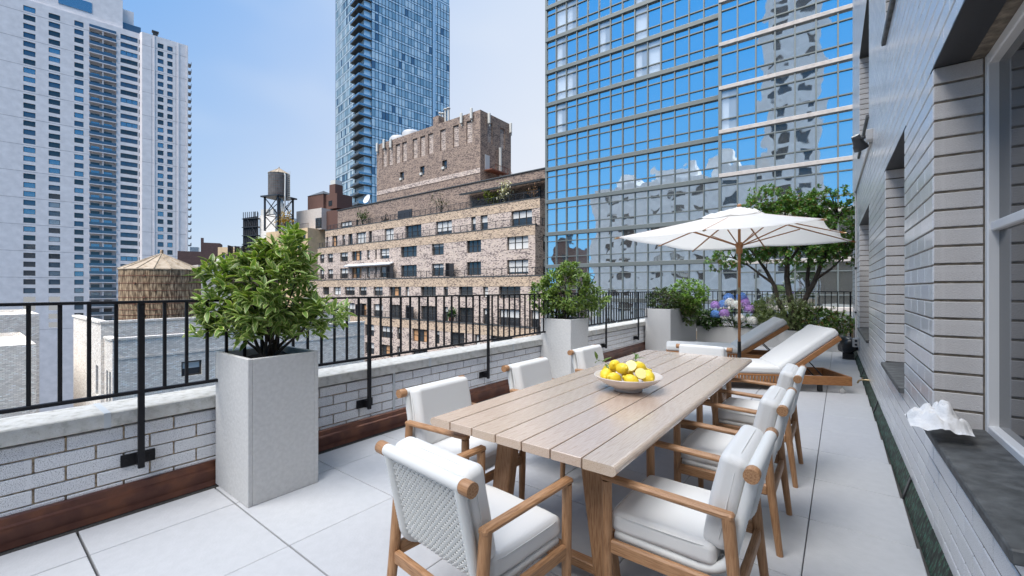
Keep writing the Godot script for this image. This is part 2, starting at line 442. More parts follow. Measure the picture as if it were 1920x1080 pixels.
func make_sky(sun_dir: Vector3) -> ImageTexture:   # clear air: paler towards the horizon and round the sun's side, deeper blue away from it
	var w := 512
	var h := 256
	var im := Image.create(w, h, false, Image.FORMAT_RGBF)
	var f := noise(0.9, FastNoiseLite.TYPE_SIMPLEX_SMOOTH, 4, 9)
	for y in h:
		var th := PI * (y + 0.5) / h
		var el := maxf(cos(th), 0.0)
		for x in w:
			var ph := TAU * (x + 0.5) / w
			var d := Vector3(sin(th) * sin(ph), cos(th), -sin(th) * cos(ph))
			var g := 0.5 + 0.5 * Vector3(d.x, 0, d.z).normalized().dot(Vector3(SKY_BRIGHT.x, 0, SKY_BRIGHT.z).normalized())   # 1 towards the bright quarter
			var deep := Color(0.004, 0.098, 0.275).lerp(Color(0.20, 0.24, 0.305), pow(g, 9.0))
			var pale := Color(0.07, 0.18, 0.29).lerp(Color(0.305, 0.302, 0.303), pow(g, 3.0))
			var t := pow(1.0 - el, lerpf(2.8, 1.8, g))
			var cc := deep.lerp(pale, t)
			var hz := clampf((f.get_noise_3d(d.x * 2.0, d.y * 5.0, d.z * 2.0) - 0.12) * 0.35, 0.0, 0.12) * g   # thin haze
			cc = cc.lerp(Color(0.29, 0.30, 0.31), hz)
			if cos(th) < 0.0: cc = cc.lerp(Color(0.12, 0.12, 0.12), clampf(-cos(th) * 6.0, 0, 1))
			im.set_pixel(x, y, cc)
	return ImageTexture.create_from_image(im)

const SKY_BRIGHT := Vector3(-0.465, 0, -0.885)

func _ready() -> void:
	rng.seed = 7
	var cam := Camera3D.new()
	cam.name = "camera"
	cam.position = EYE
	cam.rotation.y = deg_to_rad(37.641)
	cam.fov = 68.0387
	cam.near = 0.05
	cam.far = 1500.0
	add_child(cam)
	cam.current = true
	var to_sun := Vector3(0.01, 1.0, 0.6).normalized()
	var env := Environment.new()
	env.background_mode = Environment.BG_SKY
	var sky := Sky.new()
	var pm := PanoramaSkyMaterial.new()
	pm.panorama = make_sky(to_sun)
	sky.sky_material = pm
	env.sky = sky
	env.tonemap_mode = Environment.TONE_MAPPER_LINEAR
	env.tonemap_exposure = 3.1
	env.sdfgi_enabled = true
	env.ssao_enabled = true
	env.ssil_enabled = true
	var we := WorldEnvironment.new()
	we.name = "world"
	we.environment = env
	add_child(we)
	var sun := DirectionalLight3D.new()
	sun.name = "sun"
	sun.light_energy = 0.75
	sun.light_color = Color(1.0, 0.985, 0.965)
	sun.light_angular_distance = 50.0
	sun.shadow_enabled = true
	add_child(sun)
	sun.look_at_from_position(to_sun * 50.0, Vector3.ZERO, Vector3.RIGHT)
	make_materials()
	make_ground()
	make_floor()
	make_parapets()
	make_right_wall()
	make_city()
	make_planters()
	make_dining()
	make_lounge()
	make_plants()
	make_small()

func make_ground() -> void:
	var s := struct("street")
	var b := Bd.new()
	b.quad(Vector3(-600, -45, -700), Vector3(600, -45, -700), Vector3(600, -45, 500), Vector3(-600, -45, 500))
	obj("asphalt", b, M.asphalt, s)

func wall_x(z: float) -> float: return 0.49 + 0.0165 * z

func make_floor() -> void:
	var s := struct("terrace_floor")
	var b := Bd.new()
	b.box(Vector3(-1.7, -0.2, -5.8), Vector3(4.7, 0.3, 17.2))
	obj("slab", b, M.roof_tar, s)
	var zs := [2.58, 1.82, 1.06, 0.30]
	var z := -0.46
	while z > -13.8:
		zs.append(z); z -= 0.757
	var xs := [-3.85, -3.455, -2.63, -1.81, -0.99, -0.17]
	for i in zs.size() - 1:
		for j in xs.size():
			var z0: float = zs[i]
			var z1: float = zs[i + 1]
			var x0: float = xs[j]
			var x1: float = xs[j + 1] if j < xs.size() - 1 else 0.418 + 0.0148 * (z0 + z1) * 0.5
			var gap := 0.005
			var gz: float = 0.013 if i == 3 or i == 4 else 0.006   # the two joints nearest the camera stand open
			var p := Bd.new()
			var t := rng.randf_range(0.97, 1.03)
			p.col = Color(t, t, t * 1.01)
			p.cham(Vector3((x0 + x1) * 0.5, -0.025 + rng.randf_range(-0.0012, 0.0012), (z0 + z1) * 0.5), Vector3(x1 - x0 - gap, 0.05, z0 - z1 - gz), 0.003, Basis(Vector3.UP, rng.randf_range(-0.0012, 0.0012)))
			obj("paver", p, M.paver, s)
	var g := Bd.new()
	g.quad(Vector3(-4.0, -0.012, -14.0), Vector3(-3.84, -0.012, -14.0), Vector3(-3.84, -0.012, 3.0), Vector3(-4.0, -0.012, 3.0))
	obj("gravel", g, M.gravel, s)

# one brick: front face proud, edges worn; local: length x, height y, the face at z = 0 looking to +z
func brick_mesh(l: float, h: float, d: float, tone: Color) -> ArrayMesh:
	var b := Bd.new()
	b.col = tone
	b.cham(Vector3(0, 0, -d * 0.5), Vector3(l, h, d), 0.004)
	return b.mesh()

func make_parapets() -> void:
	var XF := -3.985
	var p := thing("parapet_wall", "long low parapet of speckled white brick under a limestone coping, railing above", "parapet")
	var core := Bd.new()
	core.box(Vector3(XF - 0.155, -0.2, -5.75), Vector3(0.29, 1.55, 17.3))
	obj("mortar_core", core, M.mortar, p)
	var tones := []
	for k in 5:
		var t := 0.93 + 0.035 * k
		tones.append(brick_mesh(0.272, 0.085, 0.05, Color(t, t, t * (1.0 + 0.01 * (k % 3)))))
	var half := brick_mesh(0.13, 0.085, 0.05, Color(0.97, 0.97, 0.98))
	var face := Basis(Vector3.UP, PI * 0.5)   # +z to +x
	for r in 5:
		var y := 0.537 - r * 0.0955
		if y < 0.12: continue
		var z := 1.6 - 0.044 + (0.0 if r % 2 else 0.142)
		while z > -13.85:
			var dx := rng.randf_range(-0.002, 0.002)
			obj("brick", tones[rng.randi() % 5], M.speck_brick, p, Transform3D(face * Basis(Vector3.BACK, rng.randf_range(-0.004, 0.004)), Vector3(XF + 0.006 + dx, y + rng.randf_range(-0.0015, 0.0015), z)))
			z -= 0.283
	# coping stones with sealed joints
	var js := [1.9, -0.616, -3.48, -5.138, -7.9, -10.7, -13.62]
	for k in js.size() - 1:
		var c := Bd.new()
		var t := rng.randf_range(0.95, 1.05)
		c.col = Color(t, t, t)
		var z0: float = js[k]
		var z1: float = js[k + 1]
		c.cham(Vector3(XF - 0.15, 0.652, (z0 + z1) * 0.5), Vector3(0.40, 0.1, z0 - z1 - 0.012), 0.007)
		obj("coping_stone", c, M.limestone, p)
		var sj := Bd.new()
		sj.box(Vector3(XF - 0.15, 0.652, z1), Vector3(0.402, 0.101, 0.035))
		obj("joint_seal", sj, M.sealant, p)
	# folded copper flashing along its foot
	var f := Bd.new()
	var prof := [Vector2(0.022, 0.178), Vector2(0.03, 0.17), Vector2(0.03, 0.128), Vector2(0.044, 0.118), Vector2(0.05, 0.106), Vector2(0.05, 0.03), Vector2(0.056, 0.012), Vector2(0.064, -0.006)]
	for k in prof.size() - 1:
		var a: Vector2 = prof[k]
		var q: Vector2 = prof[k + 1]
		f.qo(Vector3(XF + a.x, a.y, 2.8), Vector3(XF + a.x, a.y, -13.9), Vector3(XF + q.x, q.y, -13.9), Vector3(XF + q.x, q.y, 2.8), Vector3(1, 0.5, 0))
	f.quad(Vector3(XF - 0.01, 0.178, -13.9), Vector3(XF + 0.022, 0.178, -13.9), Vector3(XF + 0.022, 0.178, 2.8), Vector3(XF - 0.01, 0.178, 2.8))
	obj("copper_flashing", f, M.copper, p)
	var ts := Bd.new()
	ts.box(Vector3(XF + 0.012, 0.39, -2.983), Vector3(0.006, 0.42, 0.03))
	obj("tie_strip", ts, M.sealant, p)
	# railing of the long side
	var rl := thing("railing", "black iron railing bolted to the long brick parapet on the left", "railing", Vector3(-3.885, 0, 0))
	railing_run(rl, 1.2, -13.95, [-0.781, -2.607, -4.497, -6.38, -8.258, -10.05, -11.9], true)
	# end of the terrace
	var e := thing("end_parapet", "low brick parapet across the far end of the terrace behind the shrubs", "parapet")
	var ec := Bd.new()
	ec.box(Vector3(-1.75, -0.2, -14.2), Vector3(4.35, 1.55, 0.28))
	obj("mortar_core", ec, M.mortar, e)
	for r in 4:
		var x := -3.75 + (0.0 if r % 2 else 0.142)
		while x < 0.2:
			obj("brick", tones[rng.randi() % 5], M.speck_brick, e, Transform3D(Basis.IDENTITY, Vector3(x, 0.537 - r * 0.0955, -14.052)))
			x += 0.283
	var cc := Bd.new()
	cc.cham(Vector3(-1.7, 0.652, -14.2), Vector3(4.1, 0.1, 0.38), 0.007)
	obj("coping_stone", cc, M.limestone, e)
	var r2 := thing("railing", "black iron railing across the far end of the terrace, behind the tree", "railing", Vector3(0.22, 0, -14.0), PI * 0.5)
	railing_run(r2, 0.0, -4.05, [-0.03, -1.35, -2.7, -4.02], false)

func railing_run(t: Node3D, z0: float, z1: float, posts: Array, plates: bool) -> void:   # runs along local z
	var b := Bd.new()
	b.beam(Vector3(0, 1.452, z0), Vector3(0, 1.452, z1), 0.04, 0.02, 0.003)
	obj("top_rail", b, M.iron, t)
	b = Bd.new()
	b.beam(Vector3(0, 0.826, z0), Vector3(0, 0.826, z1), 0.032, 0.024, 0.003)
	obj("bottom_rail", b, M.iron, t)
	var bar := Bd.new()
	bar.cham(Vector3(0, 1.14, 0), Vector3(0.02, 0.61, 0.02), 0.002)
	var bm := bar.mesh()
	var z := posts[0] as float
	while z < z0 - 0.13: z += 0.131
	while z > z1:
		var near := false
		for q in posts:
			if absf(q - z) < 0.055: near = true
		if not near: obj("baluster", bm, M.iron, t, Transform3D(Basis.IDENTITY, Vector3(0, 0, z)))
		z -= 0.131
	var pm := Bd.new()
	pm.cham(Vector3(0, 0.87, 0), Vector3(0.03, 1.16, 0.036), 0.003)
	var pmesh := pm.mesh()
	var pl := Bd.new()
	pl.cham(Vector3(-0.082, 0.34, 0.0), Vector3(0.012, 0.085, 0.19), 0.003)
	pl.cham(Vector3(-0.035, 0.34, 0.0), Vector3(0.085, 0.075, 0.03), 0.003)
	for dz in [-0.062, 0.062]:
		pl.lathe([Vector2(0.0, 0.012), Vector2(0.011, 0.012), Vector2(0.013, 0.0)], 6, Vector3(-0.076, 0.34, dz), Basis(Vector3.BACK, -PI * 0.5))
	var plm := pl.mesh()
	for q in posts:
		var o := obj("post", pmesh, M.iron, t, Transform3D(Basis.IDENTITY, Vector3(0, 0, q)))
		if plates: obj("bracket", plm, M.iron, o)

func make_right_wall() -> void:
	var t := thing("brick_house_wall", "tall white glazed brick wall with windows along the right of the terrace", "wall", Vector3(0.49, 0, 0), 0.0165)
	# openings: z0 (far jamb), z1, y0, y1
	var op := [[-3.5, -2.0, 0.735, 2.84], [-6.2, -4.70, 0.735, 2.84], [-11.3, -8.65, 0.735, 2.84], [-3.5, -2.0, 4.25, 6.27], [-6.2, -4.70, 4.25, 6.27], [-11.3, -8.65, 4.25, 6.27]]
	var W := Bd.new()   # mortar face with openings; built facing +z, then turned to -x
	var holes := []
	for o in op: holes.append(Rect2(o[0], o[2], o[1] - o[0], o[3] - o[2]))
	W.facade(-14.6, -6.95, 0.0, 9.6, 0.0, holes.filter(func(h): return h.position.x < -7.0), 0.26)
	W.facade(-6.95, 3.0, 0.0, 7.3, 0.0, holes.filter(func(h): return h.position.x > -7.0), 0.26)  # near part ends lower, above the view, shaped to let the sun in
	W.box(Vector3(-10.775, 4.8, -3.3), Vector3(7.65, 9.6, 6.0))
	W.box(Vector3(-1.975, 3.65, -3.3), Vector3(9.94, 7.3, 6.0))
	W.qo(Vector3(-6.95, 7.3, 0), Vector3(-6.95, 9.6, 0), Vector3(-6.95, 9.6, -0.3), Vector3(-6.95, 7.3, -0.3), Vector3.RIGHT)
	W.qo(Vector3(-14.6, 9.6, 0), Vector3(-14.6, 9.6, -0.3), Vector3(-14.6, 0, -0.3), Vector3(-14.6, 0, 0), Vector3(-1, 0, 0))
	W.qo(Vector3(-6.95, 9.6, -0.3), Vector3(-14.6, 9.6, -0.3), Vector3(-14.6, 9.6, 0), Vector3(-6.95, 9.6, 0), Vector3.UP)
	var turn := Basis(Vector3(0, 0, 1), Vector3.UP, Vector3(-1, 0, 0))   # local x runs along z, local z looks to -x
	var tf := Transform3D(turn, Vector3.ZERO)
	obj("mortar_face", W, M.wall_mortar, t, tf)
	# stretcher bond, cut at the openings
	var list := []
	var row := 0
	var y := 0.16
	while y < 9.55:
		var s := -14.598 - (0.1425 if row % 2 else 0.0)
		while s < -0.9:
			var segs := [[maxf(s + 0.004, -14.598), s + 0.281]]
			for o in op:
				if y > o[2] - 0.02 and y < o[3] + 0.02:
					var out := []
					for g in segs:
						if g[1] <= o[0] or g[0] >= o[1]: out.append(g)
						else:
							if g[0] < o[0]: out.append([g[0], o[0] - 0.002])
							if g[1] > o[1]: out.append([o[1] + 0.002, g[1]])
					segs = out
			for g in segs:
				if g[1] - g[0] > 0.03 and (y < 7.25 or g[1] < -6.94): list.append([(g[0] + g[1]) * 0.5, y, g[1] - g[0], tf])
			s += 0.285
		y += 0.105; row += 1
	# brick returns on the far jambs
	var jb := []
	for k in [0, 1, 2, 4, 5]:
		var o: Array = op[k]
		var yy: float = o[2] + 0.06
		while yy < o[3] - 0.03:
			jb.append([o[0] - 0.009, yy]); yy += 0.105
	var near := []
	for q in list:
		var w: Vector3 = Vector3(0.49, q[1], q[0])
		near.append([w.distance_to(EYE) + (0.0 if q[0] < -2.05 and absf(q[1] - 1.55) < -0.5 * q[0] else 50.0), q])
	near.sort_custom(func(a, c): return a[0] < c[0])
	var cache := {}
	var rest := Bd.new()
	for k in near.size():
		var q: Array = near[k][1]
		var tone := rng.randf_range(0.9, 1.06)
		var tint := Color(tone * rng.randf_range(0.985, 1.0), tone * 0.995, tone * rng.randf_range(0.99, 1.03))
		var tilt := Basis(Vector3.RIGHT, rng.randf_range(-0.005, 0.005)) * Basis(Vector3.UP, rng.randf_range(-0.005, 0.005))
		if k < 230:
			var key := "%.2f_%d" % [q[2], k % 6]
			if not cache.has(key): cache[key] = brick_mesh(q[2], 0.094, 0.04, tint)
			obj("brick", cache[key], M.glazed_brick, t, tf * Transform3D(tilt, Vector3(q[0], q[1], 0.005)))
		else:
			rest.col = tint
			var h := 0.047
			var l: float = q[2] * 0.5
			var o := Vector3(q[0], q[1], 0.005)
			var c := [o + tilt * Vector3(-l + 0.004, h - 0.004, 0), o + tilt * Vector3(l - 0.004, h - 0.004, 0), o + tilt * Vector3(l - 0.004, -h + 0.004, 0), o + tilt * Vector3(-l + 0.004, -h + 0.004, 0)]
			var d := [o + Vector3(-l, h, -0.006), o + Vector3(l, h, -0.006), o + Vector3(l, -h, -0.006), o + Vector3(-l, -h, -0.006)]
			rest.quad(c[0], c[1], c[2], c[3])
			for i in 4:
				var j := (i + 1) % 4
				rest.qo(c[i], c[j], d[j], d[i], (c[i] + c[j]) * 0.5 - o)
	var rs := obj("brickwork", rest, M.glazed_brick, t, tf)
	rs.set_meta("kind", "stuff")
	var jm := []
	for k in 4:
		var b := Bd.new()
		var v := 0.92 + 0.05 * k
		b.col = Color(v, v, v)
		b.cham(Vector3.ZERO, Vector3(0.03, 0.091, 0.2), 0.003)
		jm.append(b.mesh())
	for k in jb.size():
		obj("brick", jm[rng.randi() % 4], M.jamb_brick, t, tf * Transform3D(Basis.IDENTITY, Vector3(jb[k][0], jb[k][1], -0.098)))
	# windows: frame, two sashes, sill, soffit angle
	for k in op.size():
		var o: Array = op[k]
		var w: float = o[1] - o[0]
		var hh: float = o[3] - o[2]
		var cx: float = (o[0] + o[1]) * 0.5
		var b := Bd.new()
		for sx in [-1.0, 1.0]:
			b.cham(Vector3(cx + sx * (w * 0.5 - 0.03), (o[2] + o[3]) * 0.5, -0.23), Vector3(0.05, hh, 0.055), 0.006)
		b.cham(Vector3(cx, o[3] - 0.03, -0.23), Vector3(w - 0.09, 0.06, 0.05), 0.006)
		b.cham(Vector3(cx, o[2] + 0.03, -0.23), Vector3(w - 0.09, 0.06, 0.05), 0.006)
		b.cham(Vector3(cx, (o[2] + o[3]) * 0.5 + 0.1, -0.238), Vector3(w - 0.09, 0.05, 0.045), 0.006)
		var wn := obj("window", b, M.white_frame, t, tf)
		var g := Bd.new()
		g.box(Vector3(cx, (o[2] + o[3]) * 0.5, -0.25), Vector3(w - 0.08, hh - 0.08, 0.006))
		obj("pane", g, M.win_dark, wn)
		var sl := Bd.new()
		sl.cham(Vector3(cx, o[2] - 0.012, -0.085), Vector3(w - 0.004, 0.05, 0.25), 0.006, Basis(Vector3.RIGHT, 0.09))
		obj("sill", sl, M.slate, wn)
		var so := Bd.new()
		so.box(Vector3(cx, o[3] + 0.004, -0.07), Vector3(w + 0.16, 0.012, 0.15))
		obj("lintel", so, M.dark_metal, wn)
	# cant flashing at the foot: dark gap, weathered copper
	var f := Bd.new()
	f.qo(Vector3(-0.8, 0.145, 0.006), Vector3(-14.6, 0.1, 0.006), Vector3(-14.6, -0.02, 0.05), Vector3(-0.8, -0.02, 0.05), Vector3(0, 0, 1))
	f.qo(Vector3(-0.8, 0.145, -0.03), Vector3(-14.6, 0.1, -0.03), Vector3(-14.6, 0.1, 0.006), Vector3(-0.8, 0.145, 0.006), Vector3.UP)
	obj("copper_flashing", f, M.verdigris, t, tf)
	for k in 5:
		var seam := Bd.new()
		seam.beam(Vector3(-1.6 - k * 2.7, 0.142, 0.012), Vector3(-1.6 - k * 2.7, -0.015, 0.055), 0.05, 0.008)
		obj("flashing_seam", seam, M.dark_metal, t, tf)

# ---------------------------------------------------------------- city

func win(parent: Node, ce: Vector3, w: float, h: float, nx: int, ny: int, kind: String, yaw := 0.0, fr: Material = null) -> void:   # a framed window set back in its opening, looking to +z
	var key := "w%.2f_%.2f_%d_%d" % [w, h, nx, ny]
	if not M.has(key):
		var b := Bd.new()
		var f := 0.09
		for sx in [-1.0, 1.0]: b.box(Vector3(sx * (w - f) * 0.5, 0, 0), Vector3(f, h, 0.08))
		for sy in [-1.0, 1.0]: b.box(Vector3(0, sy * (h - f) * 0.5, 0.001), Vector3(w - f * 1.5, f, 0.078))
		for k in range(1, nx): b.box(Vector3(-w * 0.5 + w * k / nx, 0, 0.004), Vector3(0.1, h - f, 0.07))
		for k in range(1, ny): b.box(Vector3(0, -h * 0.5 + h * k / ny, -0.005), Vector3(w - f, 0.06, 0.06))
		M[key] = b.mesh()
		var g := Bd.new()
		g.quad(Vector3(-w, h, 0) * 0.5, Vector3(w, h, 0) * 0.5, Vector3(w, -h, 0) * 0.5, Vector3(-w, -h, 0) * 0.5)
		M[key + "p"] = g.mesh()
	var o := obj("window", M[key], fr if fr else M.bronze, parent, Transform3D(Basis(Vector3.UP, yaw), ce))
	obj("pane", M[key + "p"], M.win_dark, o, Transform3D(Basis.IDENTITY, Vector3(0, 0, -0.02)))
	if kind != "dark":
		var full := kind == "blind" and nx > 0 and int(ce.x * 13.0 + ce.y * 7.0) % 3 == 0
		var bl := Bd.new()
		var y1 := h * 0.5 - 0.05
		var y0 := -h * 0.5 + 0.05 if full or kind == "warm" else lerpf(-h * 0.4, h * 0.2, absf(sin(ce.x * 3.7 + ce.y)))
		if kind == "half": y0 = 0.0
		for k in nx:
			if kind == "warm" and (k + int(ce.y)) % 2: continue
			var xa := -w * 0.5 + w * k / nx + 0.07
			var xb := -w * 0.5 + w * (k + 1) / nx - 0.07
			bl.quad(Vector3(xa, y1, 0), Vector3(xb, y1, 0), Vector3(xb, y0, 0), Vector3(xa, y0, 0))
		obj("blind", bl, M.glow_tint if kind == "warm" else M.blind, o, Transform3D(Basis.IDENTITY, Vector3(0, 0, -0.014)))  # warm kind is painted room glow, not a real blind

func rail_far(parent: Node, a: Vector3, d: Vector3, h := 1.0, step := 1.2) -> void:   # thin balcony railing of a far building
	var b := Bd.new()
	b.beam(a + Vector3(0, h, 0), d + Vector3(0, h, 0), 0.05, 0.05)
	b.beam(a + Vector3(0, h * 0.1, 0), d + Vector3(0, h * 0.1, 0), 0.03, 0.03)
	var n := int(a.distance_to(d) / step)
	for k in n + 1: b.box(a.lerp(d, float(k) / n) + Vector3(0, h * 0.5, 0), Vector3(0.05, h, 0.05))
	var m := int(a.distance_to(d) / 0.24)
	for k in m: b.box(a.lerp(d, (k + 0.5) / m) + Vector3(0, h * 0.5, 0), Vector3(0.018, h * 0.9, 0.018))
	obj("balcony_railing", b, M.dark_metal, parent)

func make_city() -> void:
	brick_building()
	glass_building()
	blue_tower()
	stone_tower()
	tank_building()
	skyline()
	behind()

func brick_building() -> void:
	var t := thing("brick_apartment_building", "stepped tan and brown brick apartment block with railed setback terraces", "building")
	var XR := -28.2
	var XL := -77.5
	var c0 := [[-72.9, -70.8], [-69.4, -67.1], [-65.9, -62.9], [-61.7, -59.6], [-57.75, -55.4], [-53.75, -50.9], [-49.95, -49.15], [-46.6, -43.5], [-42.0, -41.15], [-39.15, -36.7], [-35.0, -34.15], [-32.45, -29.25], [-27.8, -26.7]]
	var c2 := [[-76.7, -75.2], [-74.0, -72.2], [-69.85, -67.4], [-66.2, -63.3], [-61.8, -61.0], [-59.5, -59.05], [-58.2, -55.8], [-52.95, -49.25], [-46.0, -43.57], [-39.2, -36.65], [-32.4, -29.2]]
	var c3 := [[-78.0, -76.5], [-75.1, -73.3], [-71.7, -70.8], [-69.7, -68.4], [-67.2, -64.3], [-63.5, -62.6], [-59.1, -56.7], [-53.8, -50.0], [-46.8, -43.5], [-39.8, -38.95], [-38.1, -36.85], [-32.9, -29.7]]
	var tiers := [   # z, y0, y1, x1, rows of [columns, centre y, height]
		[-38.0, -45.0, -2.80, -26.0, [[c0, -4.87, 1.75], [c0, -7.6, 1.75], [c0, -10.35, 1.75], [c0, -13.1, 1.75], [c0, -15.85, 1.75]]],
		[-39.5, -2.80, 2.93, -26.0, [[c0, 1.15, 1.6], [c0, -1.95, 2.05]]],
		[-41.0, 2.93, 8.97, XR, [[c2, 7.05, 1.75], [c2, 4.1, 1.75]]],
		[-42.5, 8.97, 12.4, XR - 0.35, [[c3, 10.24, 1.9]]]]
	var kinds := ["dark", "blind", "half", "dark", "blind", "warm", "half", "blind", "dark", "half", "blind"]
	for i in tiers.size():
		var T: Array = tiers[i]
		var hs := []
		for r in T[4]:
			for c in r[0]:
				var x0: float = maxf(c[0], XL + 0.3)
				hs.append(Rect2(x0, r[1] - r[2] * 0.5, c[1] - x0, r[2]))
		var b := Bd.new()
		b.facade(XL, T[3], T[1], T[2], T[0], hs, 0.35)
		b.qo(Vector3(T[3], T[1], T[0]), Vector3(T[3], T[2], T[0]), Vector3(T[3], T[2], -56), Vector3(T[3], T[1], -56), Vector3.RIGHT)
		b.qo(Vector3(XL, T[1], T[0]), Vector3(XL, T[2], T[0]), Vector3(XL, T[2], -56), Vector3(XL, T[1], -56), Vector3.LEFT)
		obj("wall", b, M.tan_brick, t)
		var top := Bd.new()   # terrace on the step, with its coping
		top.qo(Vector3(XL, T[2] - 0.35, T[0] - 0.3), Vector3(T[3], T[2] - 0.35, T[0] - 0.3), Vector3(T[3], T[2] - 0.35, -56), Vector3(XL, T[2] - 0.35, -56), Vector3.UP)
		obj("roof_terrace", top, M.roof_tar, t)
		var cp := Bd.new()
		cp.box(Vector3((XL + T[3]) * 0.5, T[2] + 0.03, T[0] - 0.13), Vector3(T[3] - XL + 0.1, 0.1, 0.4))
		obj("coping", cp, M.slate, t)
		rail_far(t, Vector3(XL + 0.2, T[2], T[0] - 0.2), Vector3(T[3] - 0.1, T[2], T[0] - 0.2), 0.95)
		rail_far(t, Vector3(T[3] - 0.1, T[2], T[0] - 0.2), Vector3(T[3] - 0.1, T[2], T[0] - 6.0), 0.95)
		for k in hs.size():
			var r: Rect2 = hs[k]
			var nx := 1 if r.size.x < 1.3 else (2 if r.size.x < 2.5 else 3)
			win(t, Vector3(r.get_center().x, r.get_center().y, T[0] - 0.3), r.size.x, r.size.y, nx, 2, kinds[(k * 7 + i * 3) % kinds.size()])
		if T[4].size() > 1 or i == 3:   # band of darker bricks under each step
			for r in 1:
				var bb := Bd.new()
				bb.box(Vector3((XL + T[3]) * 0.5, T[2] - 0.62, T[0] + 0.01), Vector3(T[3] - XL, 1.15, 0.03))
				bb.col = Color(1, 1, 1)
				obj("brick_band", bb, M.band_brick, t)
	# side windows at the right corner
	for yy in [7.05, 4.1, 1.15]:
		win(t, Vector3(XR + 0.02, yy, -43.4), 1.6, 1.75, 2, 2, "half", PI * 0.5)
	# penthouse
	var p := Bd.new()
	p.facade(XL, -27.6, 12.0, 16.6, -45.0, [Rect2(-76.3, 12.6, 3.6, 1.6), Rect2(-71.2, 12.6, 0.7, 1.6)], 0.3)
	p.qo(Vector3(-27.6, 12, -45), Vector3(-27.6, 16.6, -45), Vector3(-27.6, 16.6, -56), Vector3(-27.6, 12, -56), Vector3.RIGHT)
	p.qo(Vector3(XL, 12, -45), Vector3(XL, 16.6, -45), Vector3(XL, 16.6, -56), Vector3(XL, 12, -56), Vector3.LEFT)
	p.qo(Vector3(XL, 16.6, -45), Vector3(-27.6, 16.6, -45), Vector3(-27.6, 16.6, -56), Vector3(XL, 16.6, -56), Vector3.UP)
	obj("penthouse_wall", p, M.brown_brick, t)
	win(t, Vector3(-74.5, 13.4, -45.2), 3.6, 1.6, 3, 2, "half")
	win(t, Vector3(-70.85, 13.4, -45.2), 0.7, 1.6, 1, 2, "dark")
	var pc := Bd.new()
	pc.box(Vector3((XL - 27.6) * 0.5, 16.62, -45.1), Vector3(50.2, 0.12, 0.5))
	obj("coping", pc, M.slate, t)
	for q in [[-57.0, 3.6], [-36.0, 1.2], [-31.2, 2.2]]:
		var d := Bd.new()
		d.box(Vector3(q[0], 13.3, -44.95), Vector3(q[1], 2.2, 0.12))
		obj("terrace_door", d, M.dark_metal, t)
	var aw := Bd.new()   # lean-to roof over the upper terrace
	aw.beam(Vector3(-42.5, 14.9, -43.9), Vector3(-28.8, 14.9, -43.9), 2.0, 0.25, 0.0, Vector3(0, 1, 0.25))
	obj("canopy", aw, M.slate, t)
	# tall bulkhead
	var tw := Bd.new()
	var slots := []
	for u in [-64.66, -62.88, -60.88, -59.04, -56.3, -54.38, -52.44, -49.6, -46.72, -43.9]: slots.append(Rect2(u - 0.62, 23.17, 1.24, 3.34))
	var wns := [Rect2(-60.27, 20.03, 1.03, 1.48), Rect2(-55.0, 20.05, 1.06, 1.5), Rect2(-49.74, 20.13, 1.06, 1.45)]
	tw.facade(-67.0, -41.7, 12.0, 27.6, -46.5, slots + wns, 0.35)
	tw.qo(Vector3(-67, 12, -46.5), Vector3(-67, 27.6, -46.5), Vector3(-67, 27.6, -53.8), Vector3(-67, 12, -53.8), Vector3.LEFT)
	tw.qo(Vector3(-67, 27.2, -46.5), Vector3(-41.7, 27.2, -46.5), Vector3(-41.7, 27.2, -53.8), Vector3(-67, 27.2, -53.8), Vector3.UP)
	obj("bulkhead_wall", tw, M.brown_brick, t)
	var sw := Bd.new()   # its right side, built facing +z and turned
	sw.facade(0, 7.3, 12, 27.6, 0, [Rect2(1.6, 23.27, 1.15, 3.1), Rect2(4.55, 23.27, 1.2, 3.1)], 0.35)
	obj("bulkhead_wall", sw, M.brown_brick, t, Transform3D(Basis(Vector3.UP, PI * 0.5), Vector3(-41.7, 0, -46.5)))
	var band := Bd.new()
	band.box(Vector3(-54.3, 18.75, -46.47), Vector3(25.2, 0.7, 0.08))
	obj("stone_band", band, M.tan_brick, t)
	for r in slots:   # perforated brick screens
		screen(t, Transform3D(Basis.IDENTITY, Vector3(r.get_center().x, r.get_center().y, -46.72)), r.size.x, r.size.y)
	for zz in [-48.67, -51.65]: screen(t, Transform3D(Basis(Vector3.UP, PI * 0.5), Vector3(-41.9, 24.82, zz)), 1.18, 3.1)
	for r in wns:
		win(t, Vector3(r.get_center().x, r.get_center().y, -46.75), r.size.x, r.size.y, 1, 2, "dark")
		var ac := Bd.new()
		ac.box(Vector3(r.position.x + 0.3, r.position.y + 0.25, -46.5), Vector3(0.5, 0.4, 0.4))
		obj("air_conditioner", ac, M.antenna, t)
	var dr := Bd.new()
	dr.box(Vector3(-41.66, 20.2, -48.0), Vector3(0.08, 2.2, 1.0))
	obj("door", dr, M.plastic_grey, t)
	var st := Bd.new()   # rusted landing with a rail and stairs
	st.box(Vector3(-40.9, 18.9, -49.1), Vector3(1.5, 0.15, 3.6))
	for zz in [-48.2, -49.2, -50.2, -51.1]: st.box(Vector3(-40.2, 19.2, zz), Vector3(0.06, 1.1, 0.06))
	st.box(Vector3(-40.2, 19.75, -49.6), Vector3(0.06, 0.06, 3.2))
	st.box(Vector3(-40.6, 17.6, -49.4), Vector3(0.12, 2.0, 0.12))
	st.beam(Vector3(-40.4, 18.6, -51.1), Vector3(-39.6, 16.6, -52.2), 0.7, 0.12)
	st.beam(Vector3(-40.0, 19.7, -51.1), Vector3(-39.2, 17.6, -52.2), 0.05, 0.05)
	obj("fire_stair", st, M.rust, t)
	var fl := Bd.new()
